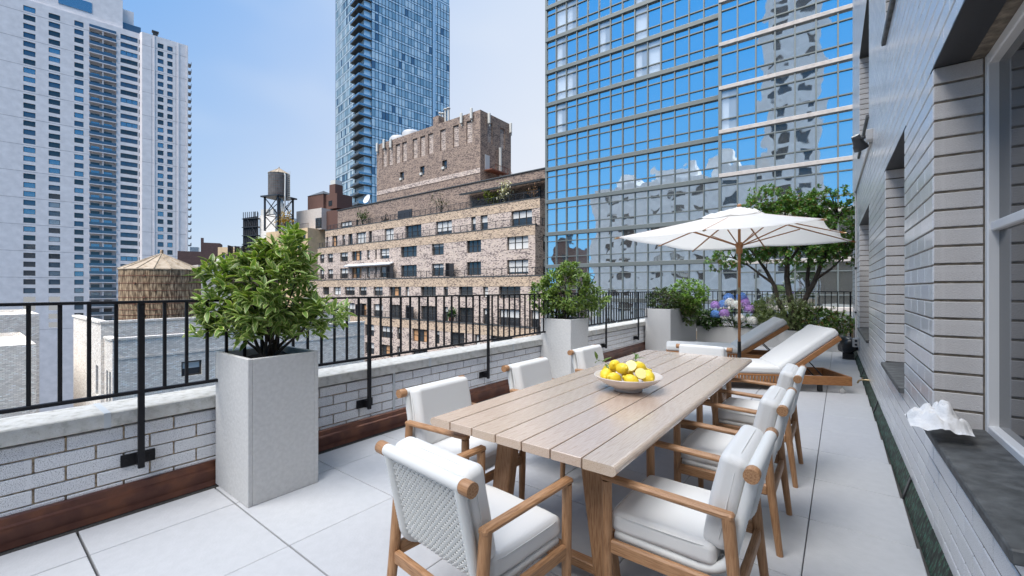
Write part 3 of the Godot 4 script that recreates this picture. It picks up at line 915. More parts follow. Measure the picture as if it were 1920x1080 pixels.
	fl.tube([Vector3(-41.3, 17.0, -50.6), Vector3(-41.3, 23.0, -50.6)], [0.22], 10)
	obj("flue", fl, M.antenna, t)
	for q in [Vector3(-66.45, 26.95, -46.2), Vector3(-64.47, 27.2, -46.2), Vector3(-62.5, 26.9, -46.2), Vector3(-45.28, 27.1, -46.2), Vector3(-43.23, 27.3, -46.2), Vector3(-41.3, 26.7, -48.0), Vector3(-41.3, 26.8, -53.2)]:
		var an := Bd.new()
		an.cham(q, Vector3(0.42, 1.6, 0.3), 0.06)
		an.box(q + Vector3(0, -0.9, -0.15), Vector3(0.12, 0.5, 0.2))
		obj("antenna_panel", an, M.antenna, t)
	for q in [Vector3(-63.1, 27.3, -48.4), Vector3(-59.6, 27.5, -48.4)]:
		var fn := Bd.new()
		fn.lathe([Vector2(1.6, 0), Vector2(1.6, 1.0), Vector2(1.3, 1.4), Vector2(0, 1.5)], 16, q)
		obj("roof_fan", fn, M.plastic_grey, t)
	var ch := Bd.new()
	ch.box(Vector3(-51.3, 28.1, -47.2), Vector3(1.3, 1.8, 1.3))
	obj("chimney", ch, M.brown_brick, t)
	var pp := Bd.new()
	for q in [[-51.6, 29.9], [-51.0, 29.7], [-50.4, 30.2], [-49.7, 30.2]]:
		pp.tube([Vector3(q[0], 27.2, -47.8), Vector3(q[0], q[1], -47.8)], [0.16], 6)
		pp.lathe([Vector2(0.32, 0), Vector2(0.32, 0.1), Vector2(0, 0.3)], 8, Vector3(q[0], q[1], -47.8))
	obj("vent_pipe", pp, M.antenna, t)
	# pergola of steel on the right roof
	var pg := Bd.new()
	for q in [Vector3(-29.6, 16.6, -46), Vector3(-27.8, 16.6, -46), Vector3(-29.6, 16.6, -49), Vector3(-27.8, 16.6, -49)]: pg.box(q + Vector3(0, 1.4, 0), Vector3(0.1, 2.8, 0.1))
	pg.beam(Vector3(-29.8, 19.4, -47.5), Vector3(-27.4, 19.2, -47.5), 3.4, 0.2)
	for y in [0.5, 1.0]: pg.beam(Vector3(-29.6, 16.6 + y, -46), Vector3(-27.8, 16.6 + y, -46), 0.04, 0.04)
	obj("steel_shelter", pg, M.dark_metal, t)
	var ct := Bd.new()
	ct.box(Vector3(-28.5, 17.6, -47.5), Vector3(1.3, 1.8, 1.4))
	obj("water_box", ct, M.antenna, t)
	var dish := Bd.new()
	dish.lathe([Vector2(0, 0), Vector2(0.5, 0.08), Vector2(0.9, 0.3), Vector2(0.92, 0.33), Vector2(0.5, 0.12), Vector2(0, 0.04)], 14, Vector3(-68.9, 17.8, -46.0), Basis(Vector3.RIGHT, 1.2))
	dish.box(Vector3(-68.9, 17.1, -46.2), Vector3(0.15, 1.4, 0.15))
	obj("satellite_dish", dish, M.white_frame, t)
	var awn := Bd.new()
	awn.beam(Vector3(-67.3, 5.35, -40.5), Vector3(-54.6, 5.35, -40.5), 0.9, 0.16, 0.0, Vector3(0, 1, 0.4))
	obj("rolled_awning", awn, M.white_frame, t)
	for q in [Vector3(-55.0, 4.0, -40.6), Vector3(-42.0, 4.0, -40.6), Vector3(-60.8, -1.9, -39.0), Vector3(-48.3, -2.0, -39.0)]:
		var sc := Bd.new()
		sc.box(q, Vector3(0.12, 1.8, 1.4))
		sc.box(q + Vector3(0.5, 0, 0.2), Vector3(1.0, 1.75, 0.08))
		obj("terrace_divider", sc, M.netting, t)
	# plants in pots on the terraces
	var lm := leaf_mesh(0.32, 0.16, Color(1, 1, 1), Color(1, 1, 1), 0.2)
	var ps := [[-67.0, 12.5, -43.6, 2.9, Color(0.06, 0.10, 0.025), "bushy dark green tree in a pot on the upper brick terrace, leftmost"], [-60.4, 12.4, -43.5, 1.7, Color(0.06, 0.045, 0.03), "thin brownish shrub in a clay pot on the upper brick terrace"], [-46.65, 12.4, -43.4, 3.6, Color(0.10, 0.10, 0.055), "sparse bare young tree before the brick bulkhead wall"], [-37.0, 12.4, -43.4, 2.7, Color(0.14, 0.17, 0.02), "yellow green shrub in a pot on the brick terrace"],
		[-34.4, 12.4, -43.4, 3.1, Color(0.62, 0.58, 0.45), "white blossoming little tree on the brick terrace"], [-29.9, 12.4, -43.4, 2.3, Color(0.28, 0.16, 0.10), "reddish thin shrub at the right end of the brick terrace"], [-39.4, -2.4, -38.4, 1.5, Color(0.04, 0.10, 0.02), "round green bush in a white pot on the lower brick terrace"]]
	for q in ps:
		var n := thing("potted_tree", q[5], "potted plant", Vector3(q[0], q[1] - 0.3, q[2]))
		var pt := Bd.new()
		pt.lathe([Vector2(0, 0), Vector2(0.28, 0), Vector2(0.38, 0.5), Vector2(0.33, 0.5), Vector2(0, 0.45)], 10)
		obj("pot", pt, M.rust, n)
		var sk := Bd.new()
		var tips := []
		for k in 9:
			var e := Vector3(rng.randf_range(-0.9, 0.9), q[3] * rng.randf_range(0.55, 1.0), rng.randf_range(-0.7, 0.7)) * Vector3(q[3] * 0.4, 1, q[3] * 0.4)
			sk.tube([Vector3(0, 0.4, 0), Vector3(e.x * 0.25, e.y * 0.5, e.z * 0.25), e], [0.05, 0.035, 0.015], 5, false)
			tips.append(e)
		obj("stem", sk, M.bark, n)
		var xs := []
		var cs := []
		for k in (90 if q[5].contains("bare") or q[5].contains("thin") else 260):
			var e: Vector3 = tips[rng.randi() % tips.size()]
			var p0: Vector3 = e * rng.randf_range(0.6, 1.05) + Vector3(rng.randfn(), rng.randfn(), rng.randfn()) * 0.22 * q[3] * 0.4
			xs.append(Transform3D(Basis.from_euler(Vector3(rng.randf() * TAU, rng.randf() * TAU, 0)) * rng.randf_range(0.7, 1.2), p0))
			var f := rng.randf_range(0.7, 1.3)
			cs.append(Color(q[4].r * f, q[4].g * f, q[4].b * f))
		stuff("crown", lm, M.leaf, n, xs, cs)

func screen(t: Node3D, xf: Transform3D, w: float, h: float) -> void:   # brick screen with a grid of holes
	var key := "screen%.2f_%.2f" % [w, h]
	if not M.has(key):
		var b := Bd.new()
		var nx := 5
		var ny := int(h / 0.28)
		var hs := []
		for j in ny:
			for i in nx: hs.append(Rect2(-w * 0.5 + w * (i + 0.28) / nx, -h * 0.5 + h * (j + 0.28) / ny, w * 0.44 / nx, h * 0.44 / ny))
		b.facade(-w * 0.5, w * 0.5, -h * 0.5, h * 0.5, 0.0, hs, 0.1)
		b.quad(Vector3(-w, h, -0.22) * 0.5, Vector3(w, h, -0.22) * 0.5, Vector3(w, -h, -0.22) * 0.5, Vector3(-w, -h, -0.22) * 0.5)
		M[key] = b.mesh()
	obj("brick_screen", M[key], M.tan_brick, t, xf)

func glass_building() -> void:
	var t := thing("glass_building", "blue mirror glass apartment building with grey bands and beige bands on its right bay", "building", Vector3(-7.4, 0, -35.65), 0.046)
	# core behind the glass
	var core := Bd.new()
	core.box(Vector3(-7.6, 10, -9.2), Vector3(15.2, 110, 17.6))
	core.box(Vector3(14.4, 10, -8.0), Vector3(28.0, 110, 20.0))
	obj("core", core, M.win_dark, t)
	glass_wing(t, -15.3, 14, 1.093, 0.0, 3.62, 3.13, M.mullion, 0.36)
	glass_wing(t, 0.45, 13, 1.115, 2.5, 3.32, 3.10, M.beige_band, 0.27)
	# corner faces
	var cf := Bd.new()
	cf.box(Vector3(0.42, 10, 1.2), Vector3(0.1, 110, 2.6))
	cf.box(Vector3(-15.35, 10, -8.9), Vector3(0.12, 110, 18.0))
	obj("corner_panel", cf, M.mullion, t)

func glass_wing(t: Node3D, x0: float, bays: int, p: float, z: float, y0: float, fh: float, band: Material, bh: float) -> void:
	var fl0 := -4
	var fl1 := 9
	var W := bays * p
	for f in range(fl0, fl1 + 1):
		var y := y0 + f * fh
		var b := Bd.new()
		b.cham(Vector3(x0 + W * 0.5, y, z + 0.06), Vector3(W + 0.1, bh, 0.28), 0.02)
		obj("spandrel", b, band, t)
		for q in [0.5, 2.06]:
			var tr := Bd.new()
			tr.box(Vector3(x0 + W * 0.5, y + bh * 0.5 + (fh - bh) * (q + 0.28) / 2.92, z + 0.04), Vector3(W, 0.075, 0.12))
			obj("transom", tr, M.mullion, t)
	for k in bays + 1:
		var b := Bd.new()
		b.box(Vector3(x0 + k * p, y0 + (fl0 + fl1 + 1) * 0.5 * fh, z + 0.055), Vector3(0.2 if k == 0 else 0.085, (fl1 - fl0 + 1) * fh, 0.17))
		obj("mullion", b, M.mullion, t)
	var g := fh - bh
	var cut := [0.0, g * 0.78 / 2.92, g * 2.34 / 2.92, g]
	var names := ["lower_pane", "window_pane", "transom_pane"]
	var pm := []
	for k in 3:
		var b := Bd.new()
		var hh: float = cut[k + 1] - cut[k]
		b.quad(Vector3(-p, hh, 0) * 0.5, Vector3(p, hh, 0) * 0.5, Vector3(p, -hh, 0) * 0.5, Vector3(-p, -hh, 0) * 0.5)
		pm.append(b.mesh())
	var curt := {}
	var last := bays if z < 1.0 else 8
	var far := [Bd.new(), Bd.new()]
	for f in range(fl0, fl1 + 1):
		for i in bays:
			var dressed: bool = z < 1.0 and f > 3 and (i == 1 or (i == 2 and f % 2 == 1) or (i == 8 and f > 4) or (i == 9 and f > 4 and f % 3 != 0) or (i == 5 and f == 6)) or (z > 1.0 and (i == 0 and f % 3 == 0))
			for k in 3:
				var ce := Vector3(x0 + (i + 0.5) * p, y0 + f * fh + bh * 0.5 + (cut[k] + cut[k + 1]) * 0.5, z)
				if f < -1 or i >= last:
					var bb: Bd = far[0]
					var e := Vector3(p * 0.5, (cut[k + 1] - cut[k]) * 0.5, 0)
					bb.quad(ce + Vector3(-e.x, e.y, 0), ce + e, ce + Vector3(e.x, -e.y, 0), ce - e)
					continue
				var bs := Basis.from_euler(Vector3(rng.randf_range(-0.004, 0.004), rng.randf_range(-0.006, 0.006), 0))
				obj(names[k], pm[k], M.blind_glass if dressed else M.curtain_glass, t, Transform3D(bs, ce))
				if dressed and k == 1:
					var ck := (i * 3 + f) % 4
					if not curt.has(ck):
						var cb := Bd.new()
						var wx := p * (0.46 if ck % 2 else 0.92)
						for q in 22:
							var xa := -p * 0.46 + wx * q / 22.0
							var xb := -p * 0.46 + wx * (q + 1) / 22.0
							var za: float = -0.16 + 0.045 * sin(q * 1.9 + ck)
							var zb: float = -0.16 + 0.045 * sin((q + 1) * 1.9 + ck)
							cb.qo(Vector3(xa, g * 0.5, za), Vector3(xb, g * 0.5, zb), Vector3(xb, -g * 0.5, zb), Vector3(xa, -g * 0.5, za), Vector3.BACK)
						curt[ck] = cb.smooth().mesh()
					obj("curtain", curt[ck], M.sheer, t, Transform3D(Basis.IDENTITY, Vector3(ce.x, y0 + f * fh + fh * 0.5, z)))
	var fo := obj("far_glazing", far[0], M.curtain_glass, t)
	fo.set_meta("kind", "stuff")
	# the same glazing goes on above the picture
	var up := Bd.new()
	up.quad(Vector3(x0, 66, z), Vector3(x0 + W, 66, z), Vector3(x0 + W, y0 + (fl1 + 1) * fh, z), Vector3(x0, y0 + (fl1 + 1) * fh, z))
	obj("upper_glazing", up, M.curtain_glass, t)

func blue_tower() -> void:
	var yaw := atan2(0.986, 0.169)
	var t := thing("glass_tower", "slender blue glass high rise with a stack of corner balconies", "tower", Vector3(-119.6, 0, -78.3), yaw)
	var core := Bd.new()
	core.box(Vector3(13.2, 35, -11.7), Vector3(26.0, 160, 23.0))
	core.box(Vector3(29.2, 35, -12.7), Vector3(6.0, 160, 24.0))
	obj("core", core, M.blue_spandrel, t)
	var g := Bd.new()
	var sp := Bd.new()
	var mu := Bd.new()
	var fh := 3.1
	var r := RandomNumberGenerator.new()
	r.seed = 44
	# faces: origin, direction, length, normal
	var faces := [[Vector3(2.4, 0, 0), Vector3(1, 0, 0), 22.4, Vector3(0, 0, 1)], [Vector3(24.8, 0, 0), Vector3(0.55, 0, -0.84).normalized(), 1.6, Vector3(0.84, 0, 0.55).normalized()], [Vector3(25.7, 0, -1.35), Vector3(0.96, 0, 0.28).normalized(), 2.0, Vector3(-0.28, 0, 0.96).normalized()], [Vector3(27.6, 0, -0.8), Vector3(1, 0, 0), 5.2, Vector3(0, 0, 1)], [Vector3(0, 0, -23), Vector3(0, 0, 1), 16.5, Vector3(-1, 0, 0)]]
	for F in faces:
		var n := maxi(1, int(F[2] / 1.12))
		var w: float = F[2] / n
		var D: Vector3 = F[1]
		var Nn: Vector3 = F[3]
		for f in range(1, 36):
			var y := -3.0 + f * fh
			var a: Vector3 = F[0] + Nn * 0.25 + Vector3(0, y, 0)
			var e: Vector3 = a + D * F[2]
			sp.qo(a, e, e + Vector3(0, 0.75, 0), a + Vector3(0, 0.75, 0), Nn)
			for k in n:
				var tone := r.randf()
				var lean := r.randf_range(-0.03, 0.03)
				g.col = Color(0.24, 0.38, 0.45).lerp(Color(0.58, 0.70, 0.74), tone)
				if r.randf() < 0.18: g.col = Color(0.66, 0.74, 0.74)
				if r.randf() < 0.08: g.col = Color(0.10, 0.18, 0.26)
				var p0: Vector3 = a + D * (w * k) + Vector3(0, 0.75, 0)
				var p1: Vector3 = p0 + D * w
				var up := Vector3(0, fh - 0.75, 0)
				g.qo(p0, p1, p1 + up + Nn * lean, p0 + up + Nn * lean, Nn)
		for k in n + 1:
			var q: Vector3 = F[0] + D * (w * k) + Nn * 0.29
			mu.box(q + Vector3(0, 50, 0), Vector3(0.1, 110, 0.1))
		for f in range(1, 36):
			for dy in [0.0, 0.75]:
				var q: Vector3 = F[0] + D * (F[2] * 0.5) + Nn * 0.27 + Vector3(0, -3.0 + f * fh + dy, 0)
				mu.box(q, Vector3(F[2], 0.09, 0.07), Basis(D, Vector3.UP, D.cross(Vector3.UP)))
	var go := obj("window_panes", g, M.blue_glass, t)
	go.set_meta("kind", "stuff")
	obj("spandrels", sp, M.blue_spandrel, t).set_meta("kind", "stuff")
	obj("mullions", mu, M.dark_metal, t).set_meta("kind", "stuff")
	# corner balconies
	var bl := Bd.new()
	bl.box(Vector3(0.2, 0, -3.0), Vector3(4.4, 0.28, 6.6))
	var bm := bl.mesh()
	var gl := Bd.new()
	gl.box(Vector3(0.2, 0.5, 0.28), Vector3(4.4, 0.62, 0.04))
	gl.box(Vector3(-1.98, 0.5, -3.0), Vector3(0.04, 0.62, 6.5))
	var gm := gl.mesh()
	for f in range(1, 36):
		var o := obj("balcony", bm, M.bronze, t, Transform3D(Basis.IDENTITY, Vector3(0.2, -3.0 + f * fh, 0)))
		obj("glass_rail", gm, M.win_mirror, o)

func stone_tower() -> void:
	var yaw := atan2(0.986, 0.169)
	var t := thing("apartment_tower", "tall pale stone apartment tower with rows of recessed balconies at the left", "tower", Vector3(-200, 0, -54), yaw)
	var fh := 2.83
	var nf := 37
	var hs := []
	var wn := []   # x, y, w, h, tone
	# local x = -s
	var top := 94.5
	for f in nf:
		var y := top - 3.2 - f * fh
		for c in [[-8.99, -7.3], [-6.21, -4.64]]: wn.append([c[0], y - 0.9, c[1] - c[0], 1.75])
		wn.append([-19.1, y - 0.8, 4.6, 1.65])
		wn.append([-30.6, y - 0.9, 2.2, 1.7])
		wn.append([-14.2, y - 1.0, 0.45, 1.7])
		wn.append([-13.55, y - 1.0, 0.35, 1.7])
		wn.append([-36.5, y - 0.9, 2.6, 1.7])
		wn.append([-42.0, y - 0.9, 2.6, 1.7])
	for w in wn: hs.append(Rect2(w[0], w[1], w[2], w[3]))
	var bay := Rect2(-27.0, -45.0, 6.8, 136.4)
	# flat wall in two planes: the right part stands proud
	var b := Bd.new()
	var left := []
	var right := []
	for h in hs: (left if h.position.x < -14.4 else right).append(h)
	b.facade(-60, -13.9, -45, top - 0.3, 0.0, left + right.filter(func(h): return h.position.x < -13.9) + [bay], 0.3)
	b.facade(-13.34, 0, -45, top, 1.6, right.filter(func(h): return h.position.x > -13.3), 0.3)
	b.qo(Vector3(-13.34, -45, 1.6), Vector3(-13.34, top, 1.6), Vector3(-13.95, top, 0), Vector3(-13.95, -45, 0), Vector3(-1, 0, 0.3))
	b.qo(Vector3(0, -45, 1.6), Vector3(0, top, 1.6), Vector3(0, top, -18), Vector3(0, -45, -18), Vector3.RIGHT)
	b.qo(Vector3(-60, top - 0.3, 0), Vector3(0, top - 0.3, 0), Vector3(0, top - 0.3, -18), Vector3(-60, top - 0.3, -18), Vector3.UP)
	b.quad(Vector3(-27, top, -1.6), Vector3(-20.2, top, -1.6), Vector3(-20.2, -45, -1.6), Vector3(-27, -45, -1.6))
	obj("wall", b, M.tower_stone, t)
	var gr := Bd.new()   # proud pilasters and joints
	for q in [[-2.9, 0.5], [-9.9, 0.35], [-0.25, 0.5]]: gr.box(Vector3(q[0], (top - 45) * 0.5 - 0.1, 1.62), Vector3(q[1], top + 45, 0.35))
	obj("pilaster", gr, M.tower_stone, t)
	var jn := Bd.new()   # joints between the stone panels
	jn.col = Color(0.55, 0.53, 0.52)
	for f in 13:
		var y := top - 4.6 - f * fh * 3.0
		jn.box(Vector3(-6.67, y, 1.6), Vector3(13.3, 0.12, 0.03))
		for q in [[-60.0, -27.1], [-20.1, -19.2], [-14.4, -13.95]]: jn.box(Vector3((q[0] + q[1]) * 0.5, y, 0.0), Vector3(q[1] - q[0], 0.12, 0.03))
	for q in [-10.7, -3.7]: jn.box(Vector3(q, 24, 1.6), Vector3(0.1, 138, 0.03))
	obj("panel_joints", jn, M.tower_stone, t)
	var tones := [M.win_dark, M.win_blue, M.win_blue, M.win_mirror, M.win_dark]
	var cache := {}
	for k in wn.size():
		var w: Array = wn[k]
		if w[0] < -34.0 and k % 8 > 5 and w[1] < -2.0: continue
		var zz := 1.35 if w[0] > -13.3 else -0.25
		var key := "%.2f_%.2f" % [w[2], w[3]]
		if not cache.has(key):
			var g := Bd.new()
			g.quad(Vector3(0, w[3], 0), Vector3(w[2], w[3], 0), Vector3(w[2], 0, 0), Vector3.ZERO)
			var m := Bd.new()
			m.box(Vector3(w[2] * 0.5, 0.06, 0.03), Vector3(w[2], 0.12, 0.1))
			m.box(Vector3(w[2] * 0.5, w[3] - 0.06, 0.03), Vector3(w[2], 0.12, 0.1))
			var nn := 3 if w[2] > 4 else 1
			for i in nn + 1: m.box(Vector3(clampf(w[2] * i / nn, 0.05, w[2] - 0.05), w[3] * 0.5, 0.03), Vector3(0.12, w[3], 0.1))
			cache[key] = [g.mesh(), m.mesh()]
		var o := obj("window", cache[key][1], M.bronze, t, Transform3D(Basis.IDENTITY, Vector3(w[0], w[1], zz)))
		obj("pane", cache[key][0], tones[rng.randi() % 5], o)
	# balconies: slab, fascia, glass rail, dark glazing behind
	var sl := Bd.new()
	sl.box(Vector3(-23.6, 0, -0.6), Vector3(6.9, 0.25, 2.0))
	var slm := sl.mesh()
	var rl := Bd.new()
	rl.box(Vector3(-23.6, 0.62, 0.3), Vector3(6.8, 0.95, 0.04))
	var rlm := rl.mesh()
	var gz := Bd.new()
	for q in [-25.3, -22.1]: gz.box(Vector3(q - 0.3, 1.15, -1.5), Vector3(2.1, 2.0, 0.1))
	var gzm := gz.mesh()
	for f in nf + 1:
		var y := top - 3.3 - f * fh
		var o := obj("balcony", slm, M.tower_stone, t, Transform3D(Basis.IDENTITY, Vector3(0, y, 0)))
		obj("glass_rail", rlm, M.win_blue, o)
		obj("balcony_glazing", gzm, M.win_dark if f % 3 else M.win_mirror, o)
	var dv := Bd.new()
	dv.box(Vector3(-23.6, 24, -0.65), Vector3(0.25, 136, 1.9))
	obj("balcony_divider", dv, M.tower_stone, t)
	# little balconies past the right edge
	var eb := Bd.new()
	eb.box(Vector3(0.7, 0, -3.2), Vector3(1.4, 0.35, 3.2))
	eb.box(Vector3(1.35, 0.6, -3.2), Vector3(0.06, 0.9, 3.2))
	var ebm := eb.mesh()
	for f in nf: obj("balcony", ebm, M.beige_band, t, Transform3D(Basis.IDENTITY, Vector3(0, top - 5.5 - f * fh, 0)))
	# penthouse and roof boxes
	var ph := Bd.new()
	ph.box(Vector3(-36.5, top + 5.0, -5.0), Vector3(36, 10.4, 8.0))
	ph.box(Vector3(-17.0, top + 4.2, -3.6), Vector3(3.0, 8.0, 1.0))
	obj("penthouse", ph, M.tower_stone, t)
	var pw := Bd.new()
	pw.box(Vector3(-30.4, top + 3.9, -0.95), Vector3(8, 3.6, 0.2))
	obj("penthouse_window", pw, M.win_mirror, t)
	var rb := Bd.new()
	rb.box(Vector3(-16.2, top + 1.4, -2.5), Vector3(5.2, 2.6, 2.0))
	obj("roof_plant", rb, M.win_blue, t)
	var rt := Bd.new()
	rt.box(Vector3(-9.6, top + 0.8, 0.2), Vector3(1.4, 1.6, 1.2))
	rt.box(Vector3(-9.6, top + 1.9, 0.2), Vector3(2.0, 0.5, 1.4))
	for q in [-27, -23, -20.5]: rt.box(Vector3(q, top + 12.5, -4), Vector3(0.12, 6, 0.12))
	obj("roof_vent", rt, M.bronze, t)

func tank(t: Node3D, r: float, h: float, ch: float, staves: int, wood: Material, roof: Material, hoops: int) -> void:   # base at local y = 0
	for k in staves:
		var b := Bd.new()
		var a := TAU * k / staves
		var v := rng.randf_range(0.72, 1.2)
		b.col = Color(v, v * rng.randf_range(0.95, 1.0), v * rng.randf_range(0.88, 1.0))
		b.cham(Vector3(0, h * 0.5, r), Vector3(TAU * r / staves - 0.012, h + rng.randf_range(-0.02, 0.02), 0.08), 0.012, Basis.IDENTITY)
		obj("stave", b, wood, t, Transform3D(Basis(Vector3.UP, a), Vector3.ZERO))
	var inn := Bd.new()
	inn.lathe([Vector2(0, 0.02), Vector2(r - 0.04, 0.02), Vector2(r - 0.04, h), Vector2(0, h)], 32)
	obj("inner_tank", inn, M.old_wood, t)
	for k in hoops:
		var b := Bd.new()
		var y: float = h * (0.06 + 0.80 * pow(float(k) / (hoops - 1), 1.25))
		var pts := []
		for i in 49: pts.append(Vector3(sin(TAU * i / 48) * (r + 0.055), y, cos(TAU * i / 48) * (r + 0.055)))
		b.tube(pts, [0.018 * r / 2.3], 5, false)
		var la := 0.7 + 0.25 * (k % 3)
		b.box(Vector3(sin(la) * (r + 0.07), y, cos(la) * (r + 0.07)), Vector3(0.12, 0.09, 0.1) * r / 2.3, Basis(Vector3.UP, la))
		obj("hoop", b, M.rust, t)
	var n := 16
	for k in n:
		var b := Bd.new()
		var v := rng.randf_range(0.85, 1.08)
		b.col = Color(v, v, v * 0.98)
		var a0 := TAU * k / n
		var a1 := TAU * (k + 1) / n
		var R := r * 1.06
		var p0 := Vector3(sin(a0) * R, h - 0.02, cos(a0) * R)
		var p1 := Vector3(sin(a1) * R, h - 0.02, cos(a1) * R)
		var ap := Vector3(0, h + ch, 0)
		b.to(p0, p1, ap, p0 + p1 + Vector3(0, 3, 0))
		b.qo(p0, p1, p1 - Vector3(0, 0.06, 0), p0 - Vector3(0, 0.06, 0), p0 + p1)
		b.tube([p0 + Vector3(0, 0.02, 0), ap + Vector3(0, 0.02, 0)], [0.035], 5, false)
		obj("roof_panel", b, roof, t)
	var fn := Bd.new()
	fn.lathe([Vector2(0.1, 0), Vector2(0.1, 0.22), Vector2(0.06, 0.34), Vector2(0, 0.36)], 8, Vector3(0, h + ch - 0.06, 0))
	obj("finial", fn, M.old_wood, t)

func slab_house(nm: String, label: String, at: Vector3, turn: float, s: Vector3, m: Material, wins: Array, kind := "dark") -> Node3D:   # block with its front at local z = 0, right edge at x = 0; wins: Rect2 on the front
	var t := thing(nm, label, "building", at, turn)
	var b := Bd.new()
	b.facade(-s.x, 0, -45 - at.y, 0, 0, wins, 0.25)
	for q in [[-s.x, Vector3.LEFT], [0.0, Vector3.RIGHT]]:
		b.qo(Vector3(q[0], 0, 0), Vector3(q[0], 0, -s.z), Vector3(q[0], -45 - at.y, -s.z), Vector3(q[0], -45 - at.y, 0), q[1])
	b.qo(Vector3(-s.x, -0.3, 0), Vector3(0, -0.3, 0), Vector3(0, -0.3, -s.z), Vector3(-s.x, -0.3, -s.z), Vector3.UP)
	b.qo(Vector3(-s.x, 0, -s.z), Vector3(0, 0, -s.z), Vector3(0, -45 - at.y, -s.z), Vector3(-s.x, -45 - at.y, -s.z), Vector3.FORWARD)
	obj("wall", b, m, t)
	for w in wins: win(t, Vector3(w.get_center().x, w.get_center().y, -0.2), w.size.x, w.size.y, 1 if w.size.x < 1.2 else 2, 2, kind)
	return t

func make_block(t: Node3D, nm: String, ce: Vector3, s: Vector3, m: Material) -> void:
	var b := Bd.new()
	b.box(ce, s)
	obj(nm, b, m, t)

func tank_building() -> void:
	# white brick neighbour whose roofs step down towards the terrace
	var t := thing("white_brick_building", "white brick building with stepped roofs just beyond the left railing", "building")
	var up := Bd.new()   # facing +x: built facing +z and turned
	var T := Basis(Vector3.UP, PI * 0.5)
	up.facade(5.3, 22.0, -45, -0.6, 0, [], 0.2)
	obj("upper_wall", up, M.pale_brick, t, Transform3D(T, Vector3(-35.8, 0, 0)))
	var e := Bd.new()
	e.facade(-46, -35.8, -45, -0.6, -5.3, [Rect2(-37.4, -5.2, 0.8, 1.9)], 0.2)
	obj("end_wall", e, M.pale_brick, t)
	win(t, Vector3(-37.0, -4.25, -5.45), 0.8, 1.9, 1, 2, "dark")
	var lo := Bd.new()
	lo.facade(5.45, 22.0, -45, -1.5, 0, [Rect2(8.72, -4.15, 1.1, 0.95)], 0.2)
	obj("lower_wall", lo, M.pale_brick, t, Transform3D(T, Vector3(-33.5, 0, 0)))
	win(t, Vector3(-33.65, -3.67, -9.27), 1.1, 0.95, 1, 1, "half", PI * 0.5)
	var le := Bd.new()
	le.facade(-36.0, -33.5, -45, -1.5, -5.45, [Rect2(-35.2, -5.4, 0.5, 2.0), Rect2(-34.4, -5.4, 0.5, 2.0)], 0.2)
	obj("end_wall", le, M.pale_brick, t)
	for x in [-34.95, -34.15]: win(t, Vector3(x, -4.4, -5.6), 0.5, 2.0, 1, 2, "dark")
	for q in [[-35.8, 5.25, 22.0, -0.6, 0.42], [-33.5, 5.4, 22.0, -1.5, 0.42]]:
		var c := Bd.new()
		c.box(Vector3(q[0] - 0.15, q[3] + 0.05, -(q[1] + q[2]) * 0.5), Vector3(q[4], 0.13, q[2] - q[1]))
		obj("coping", c, M.pale_brick, t)
	for q in [[-46.0, -36.02, -0.6, -5.42], [-35.6, -33.73, -1.5, -5.57]]:
		var c := Bd.new()
		c.box(Vector3((q[0] + q[1]) * 0.5, q[2] + 0.05, q[3]), Vector3(q[1] - q[0], 0.13, 0.4))
		obj("coping", c, M.pale_brick, t)
	var rf := Bd.new()
	rf.quad(Vector3(-46, -1.35, -22), Vector3(-35.8, -1.35, -22), Vector3(-35.8, -1.35, -5.3), Vector3(-46, -1.35, -5.3))
	rf.quad(Vector3(-36, -2.1, -22), Vector3(-33.5, -2.1, -22), Vector3(-33.5, -2.1, -5.45), Vector3(-36, -2.1, -5.45))
	obj("roof", rf, M.roof_tar, t)
	var pr := Bd.new()
	pr.beam(Vector3(-35.72, -1.75, -6.4), Vector3(-35.72, -1.75, -21.5), 0.1, 0.28)
	obj("roof_flashing", pr, M.rust, t)
	var bd := Bd.new()
	bd.box(Vector3(-33.48, -2.6, -13.7), Vector3(0.03, 0.12, 16.4))
	obj("belt_course", bd, M.pale_brick, t)
	# tank
	var tk := thing("water_tank", "weathered wooden water tank with a conical roof on the white brick building", "water tank", Vector3(-39.1, -0.75, -9.0))
	tank(tk, 2.28, 3.65, 1.15, 44, M.old_wood, M.roof_ply, 8)
	var dg := thing("tank_cradle", "steel beams on white blocks carrying the wooden water tank", "cradle", Vector3(-39.1, -0.75, -9.0))
	for k in 5:
		var b := Bd.new()
		b.box(Vector3(-1.8 + k * 0.9, -0.1, 0), Vector3(0.18, 0.2, 4.0))
		obj("beam", b, M.dark_metal, dg)
	for q in [Vector3(1.6, -0.4, 1.2), Vector3(1.6, -0.4, -1.2), Vector3(-1.6, -0.4, 1.2), Vector3(-1.6, -0.4, -1.2), Vector3(0, -0.4, 1.6)]:
		make_block(dg, "block", q, Vector3(0.7, 0.39, 0.6), M.white_wall)
	var sk := thing("chimney_stack", "pale brick chimney stack between the water tank and the big bush", "chimney", Vector3(-43.0, 0, -12.3))
	make_block(sk, "shaft", Vector3(-0.6, -8.0, -1.3), Vector3(1.5, 22.6, 2.4), M.pale_brick)
	make_block(sk, "cap", Vector3(-0.6, 3.4, -1.3), Vector3(1.75, 0.2, 2.65), M.beige_band)
	make_block(sk, "pot", Vector3(-0.6, 3.85, -2.1), Vector3(0.8, 0.7, 0.8), M.antenna)
	# low roofs at the far left
	slab_house("low_house", "low pale brick roof at the left edge beyond the railing", Vector3(-40.5, -2.0, -3.0), PI * 0.5, Vector3(2.2, 0, 12.0), M.pale_brick, [])
	var lw := []
	for f in 5:
		for k in 3: lw.append(Rect2(-13.0 + k * 4.2, -4.5 - f * 3.2, 1.5, 1.6))
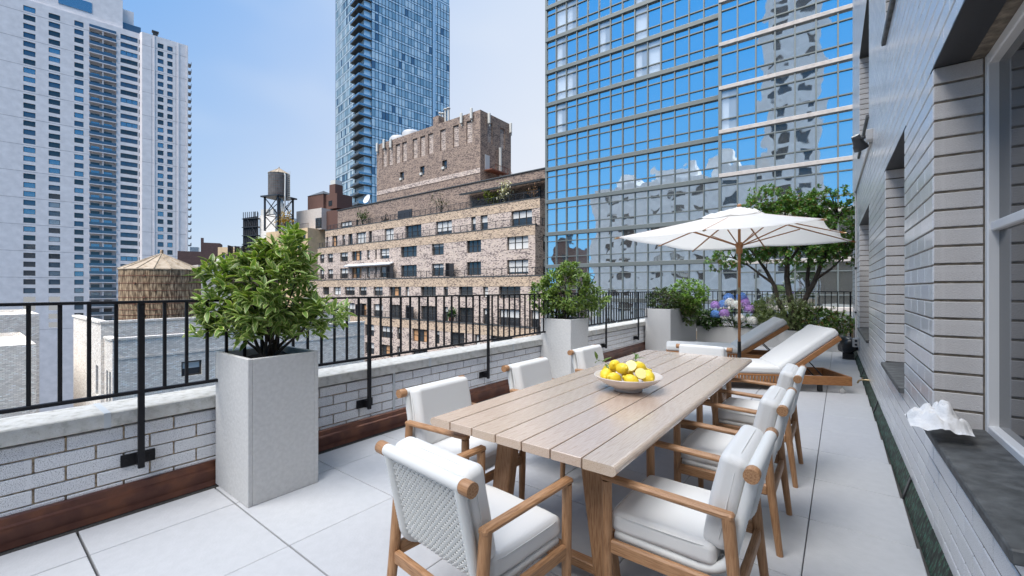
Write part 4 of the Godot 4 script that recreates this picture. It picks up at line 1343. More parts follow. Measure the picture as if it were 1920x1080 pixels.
	slab_house("rear_house", "beige brick flats far left behind the railing", Vector3(-58, -0.8, -4.5), PI * 0.5, Vector3(22, 0, 14.0), M.pale_brick, lw)

func skyline() -> void:
	# dark brown block
	var w1 := []
	for f in 7: w1.append(Rect2(-3.2, -8.2 - f * 3.2, 1.0, 1.7))
	var d := slab_house("dark_brick_block", "dark brown brick block low on the skyline beside the tall stone tower", Vector3(-138.4, 11.6, -44.8), PI * 0.36, Vector3(9.5, 0, 14), M.dark_brick, w1)
	make_block(d, "bulkhead", Vector3(-2.0, 1.1, -3.0), Vector3(4.0, 3.0, 5.0), M.dark_brick)
	make_block(d, "vent", Vector3(-6.0, 0.6, -2.0), Vector3(2.0, 1.4, 1.6), M.win_mirror)
	make_block(d, "flue", Vector3(-4.3, 1.8, -2.0), Vector3(0.6, 4.4, 0.6), M.dark_brick)
	var w2 := []
	for f in 12: w2.append(Rect2(-1.6, -3.0 - f * 3.0, 0.9, 1.7))
	slab_house("brick_row", "red brown brick flats seen between the water tank and the chimney", Vector3(-82.6, 3.3, -24.7), 0.66, Vector3(4.5, 0, 12), M.red_brick, w2, "half")
	# scaffolded block, wrapped in black net
	var s := slab_house("scaffolded_building", "pale building with one side wrapped in black scaffold netting", Vector3(-115.0, 20.4, -49.6), 0.35, Vector3(5.2, 0, 14), M.pale_brick, [])
	var bp := Bd.new()
	for k in 7: bp.box(Vector3(-6.4, -17, -0.2 - k * 1.0 + 0.6), Vector3(0.14, 36, 0.14))
	for k in 8: bp.box(Vector3(-9.9 + k * 0.68, -17, 0.7), Vector3(0.12, 36, 0.12))
	for f in 16: bp.box(Vector3(-7.5, -0.8 - f * 2.2, 0.2), Vector3(5.2, 0.18, 1.6))
	for f in 8: bp.beam(Vector3(-8.2, -1 - f * 4.4, 0.9), Vector3(-5.0, -5.4 - f * 4.4, 0.9), 0.12, 0.12)
	obj("scaffold", bp, M.dark_metal, s)
	var nt := Bd.new()
	nt.quad(Vector3(-10.0, -0.5, 0.55), Vector3(-5.1, -0.2, 0.55), Vector3(-5.1, -40, 0.55), Vector3(-10.0, -40, 0.55))
	obj("netting", nt, M.netting, s)
	for k in 3: make_block(s, "roof_box", Vector3(-4.5 + k * 1.6, 0.7, -0.6), Vector3(1.0, 1.8, 0.8), M.antenna)
	slab_house("old_brick_house", "small tan brick house on the skyline left of the netting", Vector3(-128.0, 12.5, -45.6), 0.6, Vector3(5.5, 0, 10), M.stucco, [Rect2(-4.4, -3.0, 0.9, 1.6), Rect2(-2.4, -3.0, 0.9, 1.6)])
	# low jumble of roof gear behind the bush
	var j := slab_house("cluttered_roof", "dark roof cluttered with racks and pipes behind the big bush", Vector3(-83, 7.6, -34.3), 0.9, Vector3(6.6, 0, 8), M.dark_brick, [])
	for k in 9: make_block(j, "rack", Vector3(-6.2 + k * 0.75, 0.7, -1.0 - (k % 3)), Vector3(0.12, 1.8, 2.2), M.dark_metal)
	for k in 3: make_block(j, "rail", Vector3(-3.3, 0.5 + k * 0.5, -1.0), Vector3(6.4, 0.08, 0.08), M.dark_metal)
	# tan building with its penthouse and the tank on legs
	var b := slab_house("tan_stucco_building", "tan stucco building with a cream penthouse under the legged water tank", Vector3(-89.2, 14.3, -45.0), 0.12, Vector3(15.5, 0, 12), M.stucco, [Rect2(-10.6, -2.8, 1.3, 1.5), Rect2(-3.4, -2.6, 1.1, 1.9), Rect2(-1.8, -2.6, 1.1, 1.9), Rect2(-3.4, -5.6, 1.1, 1.9), Rect2(-1.8, -5.6, 1.1, 1.9)])
	make_block(b, "penthouse", Vector3(-3.4, 2.2, -5.0), Vector3(9.0, 4.6, 5.0), M.beige_band)
	make_block(b, "penthouse_wing", Vector3(2.6, 1.9, -6.2), Vector3(5.0, 4.0, 5.0), M.red_brick)
	make_block(b, "penthouse_door", Vector3(0.1, 1.3, -2.48), Vector3(2.0, 2.2, 0.1), M.win_dark)
	make_block(b, "brick_bulkhead", Vector3(-3.2, 6.2, -6.0), Vector3(5.6, 3.6, 4.0), M.red_brick)
	make_block(b, "brick_bulkhead", Vector3(1.2, 6.2, -6.6), Vector3(4.4, 3.2, 4.0), M.red_brick)
	make_block(b, "bulkhead_window", Vector3(1.2, 5.8, -4.57), Vector3(1.2, 1.1, 0.06), M.win_dark)
	var hip := Bd.new()
	var q := [Vector3(-6.1, 8.0, -3.9), Vector3(-0.3, 8.0, -3.9), Vector3(-0.3, 8.0, -8.1), Vector3(-6.1, 8.0, -8.1)]
	for k in 4: hip.to(q[k], q[(k + 1) % 4], Vector3(-3.2, 9.3, -6), (q[k] + q[(k + 1) % 4]) * 0.5 - Vector3(-3.2, 7.0, -6))
	obj("hip_roof", hip, M.slate, b)
	make_block(b, "chimney", Vector3(0.6, 9.0, -6.5), Vector3(2.0, 2.4, 2.0), M.red_brick)
	make_block(b, "chimney_cap", Vector3(0.6, 10.7, -6.5), Vector3(1.7, 1.0, 1.7), M.antenna)
	var rr := Bd.new()
	rr.beam(Vector3(-4.6, 1.0, -0.2), Vector3(0, 1.0, -0.2), 0.06, 0.06)
	for k in 12: rr.box(Vector3(-4.6 + k * 0.42, 0.5, -0.2), Vector3(0.04, 1.0, 0.04))
	obj("roof_railing", rr, M.dark_metal, b)
	var tk := thing("raised_water_tank", "grey wooden water tank high on black steel legs", "water tank", Vector3(-96.7, 21.4, -42.5), 0.3)
	tank(tk, 2.05, 4.9, 1.3, 30, M.roof_tar, M.roof_ply, 9)
	var lg := Bd.new()
	lg.box(Vector3(0, -0.25, 0), Vector3(5.0, 0.3, 5.0))
	obj("platform", lg, M.dark_metal, tk)
	for c in [[-1, -1], [1, -1], [1, 1], [-1, 1]]:
		var lb := Bd.new()
		lb.box(Vector3(c[0] * 1.9, -3.9, c[1] * 1.9), Vector3(0.3, 7.4, 0.3))
		obj("leg", lb, M.dark_metal, tk)
	var br := Bd.new()
	for k in 4:
		var c: Vector3 = [Vector3(-1.9, 0, -1.9), Vector3(1.9, 0, -1.9), Vector3(1.9, 0, 1.9), Vector3(-1.9, 0, 1.9)][k]
		var e: Vector3 = [Vector3(1.9, 0, -1.9), Vector3(1.9, 0, 1.9), Vector3(-1.9, 0, 1.9), Vector3(-1.9, 0, -1.9)][k]
		br.beam(c + Vector3(0, -0.5, 0), e + Vector3(0, -4.2, 0), 0.12, 0.12)
		br.beam(e + Vector3(0, -0.5, 0), c + Vector3(0, -4.2, 0), 0.12, 0.12)
		br.beam(c + Vector3(0, -4.2, 0), e + Vector3(0, -4.2, 0), 0.14, 0.14)
		br.beam(c + Vector3(0, -4.4, 0), e + Vector3(0, -7.4, 0), 0.12, 0.12)
	obj("bracing", br, M.dark_metal, tk)
	var pi := Bd.new()
	pi.tube([Vector3(1.5, -0.4, 0.8), Vector3(1.9, -1.6, 1.0), Vector3(2.1, -3.4, 1.0), Vector3(2.1, -7.4, 1.0)], [0.3], 8)
	pi.tube([Vector3(2.3, 4.6, 0.6), Vector3(2.5, 4.3, 0.6), Vector3(2.6, -2.0, 0.8), Vector3(2.0, -6.0, 1.0)], [0.16], 8)
	obj("riser_pipe", pi, M.antenna, tk)
	var la := Bd.new()
	for sx in [0.0, 0.55]: la.tube([Vector3(2.6 + sx, -5.0, 0.0), Vector3(2.6 + sx, 5.2, 0.0)], [0.05], 5)
	for k in 22: la.beam(Vector3(2.6, -4.8 + k * 0.46, 0), Vector3(3.15, -4.8 + k * 0.46, 0), 0.04, 0.04)
	obj("ladder", la, M.antenna, tk)
	var yb := thing("autumn_shrub", "yellow leaved shrub at the feet of the legged water tank", "shrub", Vector3(-93.8, 14.2, -42.3))
	var xs := []
	var cs := []
	for k in 420:
		var o := Vector3(rng.randfn() * 0.75, absf(rng.randfn()) * 1.0 + 0.3, rng.randfn() * 0.6) + Vector3(-1.6 if k % 3 == 0 else 0.6, 0.9 if k % 3 else 0.0, 0)
		xs.append(Transform3D(Basis.from_euler(Vector3(rng.randf() * TAU, rng.randf() * TAU, 0)), o))
		var f := rng.randf_range(0.7, 1.2)
		cs.append(Color(0.42 * f, 0.25 * f, 0.012))
	stuff("crown", leaf_mesh(0.4, 0.2, Color.WHITE, Color.WHITE, 0.2), M.leaf, yb, xs, cs)
	var sm := Bd.new()
	for k in 5: sm.tube([Vector3(0, -0.2, 0), Vector3(-1.6 + k * 0.8, 1.6, 0)], [0.08, 0.03], 5, false)
	obj("stem", sm, M.bark, yb)

func behind() -> void:   # what the mirror glass shows: white buildings behind the camera
	var t := thing("white_apartment_block", "white brick apartment block mirrored in the glass building", "building", Vector3(0, 0, 26.0))
	var T := Basis(Vector3.UP, PI)
	var b := Bd.new()
	var hs := []
	for f in 18:
		for k in 8: hs.append(Rect2(0.0 + k * 5.2 + (1.2 if k % 3 == 0 else 0.0), 21.5 - f * 3.6, 3.0 - 0.9 * (k % 2), 1.35))
	b.facade(-2.0, 42.0, -45, 25.4, 0.0, hs, 0.3)
	b.box(Vector3(20, -9.8, -7.4), Vector3(44, 70.4, 14.0))
	obj("wall", b, M.white_wall, t, Transform3D(T, Vector3.ZERO))
	for h in hs:
		if h.position.y > -22.0: win(t, Vector3(-h.get_center().x, h.get_center().y, 0.25), h.size.x, h.size.y, 2, 2, "half" if int(h.position.x + h.position.y) % 3 == 0 else "dark", PI)
	for q in [[14.0, 5.0, 4.5], [24.0, 8.0, 3.5], [34.0, 5.0, 2.2]]:
		make_block(t, "roof_house", Vector3(-q[0], 25.4 + q[2] * 0.5, 6.0), Vector3(q[1], q[2], 6.0), M.white_wall)
	var u := thing("white_apartment_tower", "tall white brick tower mirrored at the right of the glass building", "tower", Vector3(0, 0, 25.0))
	var c := Bd.new()
	var h2 := []
	for f in 28:
		for x in [-1.6, 2.6]: h2.append(Rect2(x, 60.0 - f * 2.95, 1.8, 1.6))
	c.facade(-3.0, 6.0, -45, 68.0, 0.0, h2, 0.3)
	c.box(Vector3(1.5, 11.5, -4.9), Vector3(9, 113, 8.0))
	obj("wall", c, M.white_wall, u, Transform3D(T, Vector3.ZERO))
	for h in h2: win(u, Vector3(-h.get_center().x, h.get_center().y, 0.25), h.size.x, h.size.y, 2, 2, "dark", PI)
	var k := slab_house("red_brick_tower", "narrow red brick tower mirrored in the left of the glass building", Vector3(-62.0, 15.0, 46.0), PI, Vector3(6.5, 0, 10), M.red_brick, [Rect2(-4.4, -5, 1.4, 1.8), Rect2(-4.4, -9, 1.4, 1.8), Rect2(-4.4, -13, 1.4, 1.8)])
	make_block(k, "roof_tank", Vector3(-1.5, 1.2, -3.0), Vector3(2.4, 2.8, 2.4), M.dark_metal)

# ---------------------------------------------------------------- terrace objects

func planter(nm: String, label: String, x0: float, x1: float, z0: float, z1: float, h: float, m: Material) -> Node3D:   # box with walls, rim and soil
	var t := thing(nm, label, "planter", Vector3((x0 + x1) * 0.5, 0, (z0 + z1) * 0.5), 0.0, "box planters on the terrace")
	var w := x1 - x0
	var d := absf(z1 - z0)
	var th := 0.032
	for q in [[Vector3(0, h * 0.5, d * 0.5 - th * 0.5), Vector3(w, h, th)], [Vector3(0, h * 0.5, -d * 0.5 + th * 0.5), Vector3(w, h, th)], [Vector3(w * 0.5 - th * 0.5 - 0.0005, h * 0.5 - 0.0005, 0), Vector3(th, h - 0.001, d - 2 * th)], [Vector3(-w * 0.5 + th * 0.5 + 0.0005, h * 0.5 - 0.0005, 0), Vector3(th, h - 0.001, d - 2 * th)]]:
		var b := Bd.new()
		var v := rng.randf_range(0.98, 1.02)
		b.col = Color(v, v, v)
		b.cham(q[0], q[1], 0.004)
		obj("side", b, m, t)
	var s := Bd.new()
	var n := 10
	var P := func(i: int, j: int) -> Vector3: return Vector3(lerpf(-w * 0.5 + th, w * 0.5 - th, float(i) / n), h - 0.055 + 0.012 * sin(i * 2.1 + j * 1.3) * cos(j * 2.7 + i * 0.6), lerpf(-d * 0.5 + th, d * 0.5 - th, float(j) / n))
	for j in n:
		for i in n: s.qo(P.call(i, j), P.call(i + 1, j), P.call(i + 1, j + 1), P.call(i, j + 1), Vector3.UP)
	obj("soil", s, M.soil, t)
	return t

func make_planters() -> void:
	planter("planter", "tall grey concrete planter nearest the camera, beside the left railing", -3.925, -3.305, -1.242, -1.755, 1.047, M.concrete)
	planter("planter", "tall grey planter with a round shrub, behind the middle left chairs", -3.97, -3.395, -5.93, -6.53, 1.047, M.concrete)
	planter("planter", "long tall speckled grey planter in the far left corner of the terrace", -3.93, -3.3, -10.62, -12.98, 1.03, M.terrazzo)
	planter("planter", "long low speckled grey planter across the far end, holding hydrangeas and the tree", -3.29, 0.08, -13.0, -13.62, 0.46, M.terrazzo)

func make_dining() -> void:
	var t := thing("dining_table", "long slatted teak dining table, pale sky sheen coloured into its seven boards", "table", Vector3(-1.302, 0, 0))
	var W := 1.135
	var z0 := -1.655
	var z1 := -5.05
	var n := 7
	var pw := (W + 0.008) / n
	for k in n:
		var b := Bd.new()
		var v := rng.randf_range(0.93, 1.06)
		b.col = Color(v, v * rng.randf_range(0.98, 1.01), v * rng.randf_range(0.96, 1.0))
		var x := -W * 0.5 + pw * k + (pw - 0.008) * 0.5
		if k == 0 or k == n - 1:   # outer boards with a rounded long edge
			var sg := -1.0 if k == 0 else 1.0
			var w := pw - 0.008
			var pr := []
			for i in 9:
				var a := PI * 0.5 - PI * i / 8.0
				pr.append(Vector2(w * 0.5 - 0.0225 + cos(a) * 0.0225, sin(a) * 0.0225))
			pr.append(Vector2(-w * 0.5, -0.0225)); pr.append(Vector2(-w * 0.5, 0.0225))
			for i in pr.size():
				var p: Vector2 = pr[i]
				var q: Vector2 = pr[(i + 1) % pr.size()]
				var a := Vector3(x + sg * p.x, 0.7875 + p.y, z0)
				var e := Vector3(x + sg * q.x, 0.7875 + q.y, z0)
				var D := Vector3(0, 0, z1 - z0)
				var m := (a + e) * 0.5 - Vector3(x, 0.7875, z0)
				b.qo(a, e, e + D, a + D, m)
				b.to(a, e, Vector3(x, 0.7875, z0), Vector3.BACK)
				b.to(a + D, e + D, Vector3(x, 0.7875, z1), Vector3.FORWARD)
		else: b.cham(Vector3(x, 0.7875, (z0 + z1) * 0.5), Vector3(pw - 0.008, 0.045, z0 - z1), 0.002)
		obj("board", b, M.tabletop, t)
	for z in [-2.02, -4.68]:
		var cb := Bd.new()
		cb.cham(Vector3(0.0, 0.735, z), Vector3(0.9, 0.055, 0.09), 0.004)
		obj("crossbeam", cb, M.teakx, t)
		for sx in [-1.0, 1.0]:
			var lb := Bd.new()
			lb.beam(Vector3(sx * 0.27, 0.71, z), Vector3(sx * 0.37, 0.0, z), 0.12, 0.075, 0.008, Vector3.BACK)
			obj("leg", lb, M.teaky, t)
		var st := Bd.new()
		st.cham(Vector3(0, 0.10, z), Vector3(0.62, 0.05, 0.06), 0.005)
		obj("stretcher", st, M.teakx, t)
	var lt := Bd.new()
	lt.cham(Vector3(0, 0.735, -3.35), Vector3(0.07, 0.05, 2.55), 0.004)
	obj("rail", lt, M.teakz, t)
	# chairs
	var G := "dining armchairs round the table"
	var proto := make_chair()
	var sp := [[-0.585, -2.12, PI * 0.5, "teak armchair with white cushions nearest the camera on the right of the table"], [-0.585, -3.185, PI * 0.5, "teak armchair with white cushions, second of three on the table's right side"], [-0.585, -4.26, PI * 0.5, "teak armchair with white cushions, farthest of three on the table's right side"],
		[-2.02, -2.10, -PI * 0.5, "teak armchair with white cushions beside the near planter, first on the left side"], [-2.02, -3.22, -PI * 0.5, "teak armchair with white cushions, middle one on the table's left side"], [-2.03, -4.38, -PI * 0.5, "teak armchair with white cushions before the second planter, farthest on the left"],
		[-1.295, -1.44, -0.09, "teak armchair at the near table end showing its woven white back"], [-1.285, -5.04, PI, "teak armchair at the far table end, only its white back showing"]]
	for k in sp.size():
		var o: Node3D = proto
		if k > 0:
			o = proto.duplicate()
			o.name = numbered("dining_chair")
			add_child(o)
		o.position = Vector3(sp[k][0], 0, sp[k][1])
		o.rotation.y = sp[k][2]
		o.set_meta("label", sp[k][3])
		o.set_meta("group", G)
	make_bowl()

func make_chair() -> Node3D:   # faces local -z
	var t := thing("dining_chair", "teak armchair", "chair")
	var hw := 0.285
	var zf := -0.275   # front legs
	for sx in [-1.0, 1.0]:
		var x: float = sx * hw
		var b := Bd.new()   # front leg, slightly tapered
		b.tube([Vector3(x, 0.0, zf + 0.012), Vector3(x, 0.3, zf + 0.004), Vector3(x, 0.66, zf)], [0.019, 0.0235, 0.0235], 10)
		obj("leg", b, M.teaky, t)
		b = Bd.new()   # rear leg, raked
		b.tube([Vector3(x, 0.0, 0.305), Vector3(x, 0.36, 0.262), Vector3(x, 0.62, 0.238), Vector3(x, 0.668, 0.232)], [0.018, 0.024, 0.025, 0.024], 10)
		obj("leg", b, M.teaky, t)
		b = Bd.new()   # arm: a flat bar, rounded at its ends
		b.cham(Vector3(x, 0.668, -0.02), Vector3(0.047, 0.026, 0.555), 0.008, Basis(Vector3.RIGHT, 0.028))
		obj("armrest", b, M.teakz, t)
		b = Bd.new()
		b.cham(Vector3(x, 0.365, -0.005), Vector3(0.03, 0.062, 0.5), 0.008)
		obj("side_rail", b, M.teakz, t)
		b = Bd.new()   # wooden end of the top roll
		b.lathe([Vector2(0, -0.0285), Vector2(0.024, -0.0285), Vector2(0.0285, -0.022), Vector2(0.0285, 0.0285), Vector2(0, 0.0285)], 14, Vector3(sx * 0.279, 0.842, 0.318), Basis(Vector3.BACK, -PI * 0.5 * sx))
		obj("back_cap", b, M.teakx, t)
	var fr := Bd.new()
	fr.cham(Vector3(0, 0.365, zf + 0.005), Vector3(0.53, 0.055, 0.028), 0.006)
	obj("front_rail", fr, M.teakx, t)
	var rr := Bd.new()
	rr.cham(Vector3(0, 0.345, 0.262), Vector3(0.53, 0.055, 0.03), 0.006)
	obj("rear_rail", rr, M.teakx, t)
	# white wrapped top roll
	var tr := Bd.new()
	var pts := []
	var rad := []
	for k in 61:
		pts.append(Vector3(-0.252 + 0.504 * k / 60.0, 0.842, 0.318)); rad.append(0.0262 + (0.0009 if k % 2 else 0.0))
	tr.tube(pts, rad, 14)
	obj("top_roll", tr, M.rope, t)
	# woven sling: down the back, round and under the seat
	var prof := []   # (z, y)
	for k in 9: prof.append(Vector2(lerpf(0.318, 0.245, k / 8.0), lerpf(0.83, 0.50, k / 8.0)))
	for k in range(1, 8):
		var a := k / 8.0 * PI * 0.5
		prof.append(Vector2(0.245 - 0.11 * (1.0 - cos(a)) - 0.012 * k / 8.0, 0.50 - 0.105 * sin(a)))
	for k in 8: prof.append(Vector2(lerpf(0.115, -0.25, k / 7.0), lerpf(0.392, 0.40, k / 7.0)))
	var len := [0.0]
	for k in prof.size() - 1: len.append(len[k] + prof[k].distance_to(prof[k + 1]))
	var total: float = len[len.size() - 1]
	var at := func(s: float) -> Array:
		for k in prof.size() - 1:
			if s <= len[k + 1] or k == prof.size() - 2:
				var q: float = (s - len[k]) / (len[k + 1] - len[k])
				var p: Vector2 = prof[k].lerp(prof[k + 1], q)
				var d: Vector2 = (prof[k + 1] - prof[k]).normalized()
				return [Vector3(0, p.y, p.x), Vector3(0, d.y, d.x), Vector3(0, -d.x, d.y)]   # point, along, outward
		return []
	var wv := Bd.new()
	var rows := 58
	var cols := 30
	for r in rows:
		var s := 0.03 + (total - 0.03) * r / rows
		var f: Array = at.call(s)
		var hh := 0.0043
		var prev := []
		for k in cols + 1:
			var x := -0.215 + 0.43 * k / cols
			var off: float = (0.0036 if (k + r) % 2 else -0.0036)
			var c: Vector3 = f[0] + Vector3(x, 0, 0) + f[2] * off
			var ring := [c + f[1] * hh + f[2] * 0.0018, c - f[1] * hh + f[2] * 0.0018, c - f[1] * hh - f[2] * 0.0018, c + f[1] * hh - f[2] * 0.0018]
			if k > 0:
				for i in 4:
					var j := (i + 1) % 4
					var mid: Vector3 = (ring[0] + ring[2] + prev[0] + prev[2]) * 0.25
					wv.qo(prev[i], ring[i], ring[j], prev[j], (prev[i] + ring[j]) * 0.5 - mid)
			prev = ring
	for k in cols:   # warp cords
		var x := -0.215 + 0.43 * (k + 0.5) / cols
		var cp := []
		for i in 22: cp.append(at.call(total * i / 21.0)[0] + Vector3(x, 0, 0))
		wv.tube(cp, [0.0026], 4, false)
	obj("woven_sling", wv, M.rope, t)
	for sx in [-1.0, 1.0]:   # wrapped side frames
		var sf := Bd.new()
		var cp := []
		var rd := []
		for i in 120:
			cp.append(at.call(total * i / 119.0)[0] + Vector3(sx * 0.236, 0, 0)); rd.append(0.0215 + (0.0012 if i % 2 else 0.0))
		sf.tube(cp, rd, 10)
		obj("side_frame", sf, M.rope, t)
	var sc := Bd.new()
	sc.pillow(Vector3(0, 0.462, -0.045), Vector3(0.52, 0.095, 0.46), 0.03, Vector3(0.0, 0.012, 0.0), Basis.IDENTITY, 0.0016, 1.0)
	var so := obj("seat_cushion", sc, M.fabric, t)
	var pp := Bd.new()
	for y in [0.495]:
		var lp := []
		for i in 41:
			var a := TAU * i / 40.0
			lp.append(Vector3(signf(cos(a)) * pow(absf(cos(a)), 0.25) * 0.2605, y, -0.045 + signf(sin(a)) * pow(absf(sin(a)), 0.25) * 0.2305))
		pp.tube(lp, [0.0028], 5, false)
	obj("piping", pp, M.fabric, so)
	var tilt := Basis(Vector3.RIGHT, 0.2)
	var bc := Bd.new()
	bc.pillow(Vector3(0, 0.685, 0.212), Vector3(0.50, 0.40, 0.105), 0.036, Vector3(0, 0, 0.012), tilt, 0.0018, 3.0)
	var bo := obj("back_cushion", bc, M.fabric, t)
	pp = Bd.new()
	var lp2 := []
	for i in 41:
		var a := TAU * i / 40.0
		lp2.append(Vector3(0, 0.685, 0.212) + tilt * Vector3(signf(cos(a)) * pow(absf(cos(a)), 0.25) * 0.251, signf(sin(a)) * pow(absf(sin(a)), 0.25) * 0.201, 0.012))
	pp.tube(lp2, [0.0028], 5, false)
	obj("piping", pp, M.fabric, bo)
	return t

func lemon_mesh() -> ArrayMesh:
	var b := Bd.new()
	var pr := [Vector2(0.0, -0.051), Vector2(0.006, -0.050), Vector2(0.0095, -0.045)]
	for k in range(1, 14):
		var a := -PI * 0.5 + PI * k / 14.0
		pr.append(Vector2(cos(a) * 0.0315, sin(a) * 0.042))
	pr.append(Vector2(0.008, 0.0445)); pr.append(Vector2(0.005, 0.047)); pr.append(Vector2(0, 0.0472))
	b.lathe(pr, 18)
	return b.mesh()

func make_bowl() -> void:
	var C := Vector3(-1.225, 0.81, -2.965)
	var t := thing("fruit_bowl", "wide shallow stoneware bowl in the middle of the table", "bowl", C)
	var b := Bd.new()
	b.lathe([Vector2(0, 0.004), Vector2(0.09, 0.0), Vector2(0.102, 0.002), Vector2(0.098, 0.018), Vector2(0.15, 0.04), Vector2(0.205, 0.072), Vector2(0.238, 0.104), Vector2(0.242, 0.108), Vector2(0.239, 0.111), Vector2(0.232, 0.108), Vector2(0.195, 0.08), Vector2(0.13, 0.045), Vector2(0, 0.028)], 48)
	obj("body", b, M.ceramic, t)
	var lm := lemon_mesh()
	var spots := [[-0.135, 0.108, 0.075, 0.3], [-0.165, 0.118, -0.04, 1.2], [-0.045, 0.098, 0.135, -0.3], [-0.075, 0.118, -0.13, 2.0], [0.0, 0.10, 0.0, 0.7], [0.075, 0.10, 0.12, 1.9], [0.085, 0.112, -0.10, -0.6], [0.155, 0.122, 0.03, 0.9], [-0.095, 0.168, 0.01, 0.2], [-0.015, 0.165, 0.07, 1.1], [0.06, 0.165, -0.04, 2.2]]
	var places := ["at the left rim", "behind the leftmost one", "at the front left", "at the back left", "deep in the middle", "at the front right", "at the back right", "at the right rim", "on top at the left", "on top in the middle", "on top at the right"]
	for k in spots.size():
		var q: Array = spots[k]
		var o := obj(numbered("lemon"), lm, M.lemon, self, Transform3D((Basis(Vector3.UP, q[3]) * Basis(Vector3.RIGHT, PI * 0.5 + rng.randf_range(-0.4, 0.4))).scaled(Vector3.ONE * rng.randf_range(1.25, 1.45)), C + Vector3(q[0], q[1], q[2])))
		o.set_meta("label", "whole yellow lemon in the bowl, " + places[k]); o.set_meta("category", "lemon"); o.set_meta("group", "lemons in the bowl")
	# halves with their cut face up
	var hb := Bd.new()
	var pr := [Vector2(0, -0.047), Vector2(0.007, -0.046)]
	for k in range(1, 8): pr.append(Vector2(cos(-PI * 0.5 + PI * k / 14.0) * 0.0315, sin(-PI * 0.5 + PI * k / 14.0) * 0.042))
	hb.lathe(pr, 20)
	var hm := hb.mesh()
	var fb := Bd.new()
	fb.col = Color(1.0, 1.05, 1.7)
	fb.lathe([Vector2(0.0315, 0), Vector2(0.027, 0.0006), Vector2(0, 0.0006)], 20)
	for k in 9:
		var a := TAU * k / 9.0
		fb.col = Color(1, 1, 1)
		var p0 := Vector3(cos(a) * 0.004, 0.0014, sin(a) * 0.004)
		var p1 := Vector3(cos(a - 0.29) * 0.0262, 0.0014, sin(a - 0.29) * 0.0262)
		var p2 := Vector3(cos(a + 0.29) * 0.0262, 0.0014, sin(a + 0.29) * 0.0262)
		fb.to(p0, p1, p2, Vector3.UP)
	var fm := fb.mesh()
	var hp := [[Vector3(0.045, 0.19, 0.055), Vector3(0.15, 0.55, 0.95), "halved lemon on top of the bowl, cut face forward"], [Vector3(0.13, 0.15, 0.085), Vector3(0.5, 0.6, 0.75), "halved lemon lower right in the bowl, cut face up"]]
	for q in hp:
		var y: Vector3 = q[1].normalized()
		var x := y.cross(Vector3.BACK).normalized()
		var h := thing("lemon_half", q[2], "lemon", C + q[0])
		h.basis = Basis(x, y, x.cross(y)).scaled(Vector3.ONE * 1.25)
		obj("peel", hm, M.lemon, h)
		obj("cut_face", fm, M.lemon_flesh, h)
	var ll := leaf_mesh(0.085, 0.03, Color(0.10, 0.17, 0.03), Color(0.10, 0.17, 0.03), 0.3)
	for s in [[Vector3(-0.13, 0.15, -0.02), Vector3(-0.235, 0.20, 0.03), "lemon twig with leaves at the left rim of the bowl"], [Vector3(-0.01, 0.16, -0.05), Vector3(0.03, 0.25, -0.12), "lemon twig with leaves rising behind the fruit"]]:
		var n := thing("lemon_twig", s[2], "twig", C)
		var tw := Bd.new()
		tw.tube([s[0], (s[0] + s[1]) * 0.5 + Vector3(0, 0.015, 0), s[1]], [0.0022, 0.0018, 0.0012], 6, false)
		obj("stem", tw, M.leaf_stem, n)
		for k in 4:
			var p: Vector3 = s[0].lerp(s[1], 0.45 + 0.18 * k)
			obj("leaf", ll, M.leaf, n, Transform3D(Basis.from_euler(Vector3(rng.randf_range(-1.2, 0.4), k * 1.9 + rng.randf(), rng.randf_range(-0.5, 0.5))), p))

func make_lounge() -> void:
	var G := "sun loungers at the far end"
	var p := make_lounger(false)
	p.position = Vector3(-1.03, 0, -7.83)
	p.rotation.y = 0.47
	p.set_meta("label", "teak sun lounger with white cushions, nearer of the two"); p.set_meta("group", G)
	var q: Node3D = p.duplicate()
	q.name = numbered("sun_lounger")
	add_child(q)
	q.position = Vector3(-1.885, 0, -9.73)
	q.rotation.y = 0.31
	q.scale.x = 1.07
	q.set_meta("label", "teak sun lounger with white cushions, farther one before the hydrangeas"); q.set_meta("group", G)
	make_umbrella()

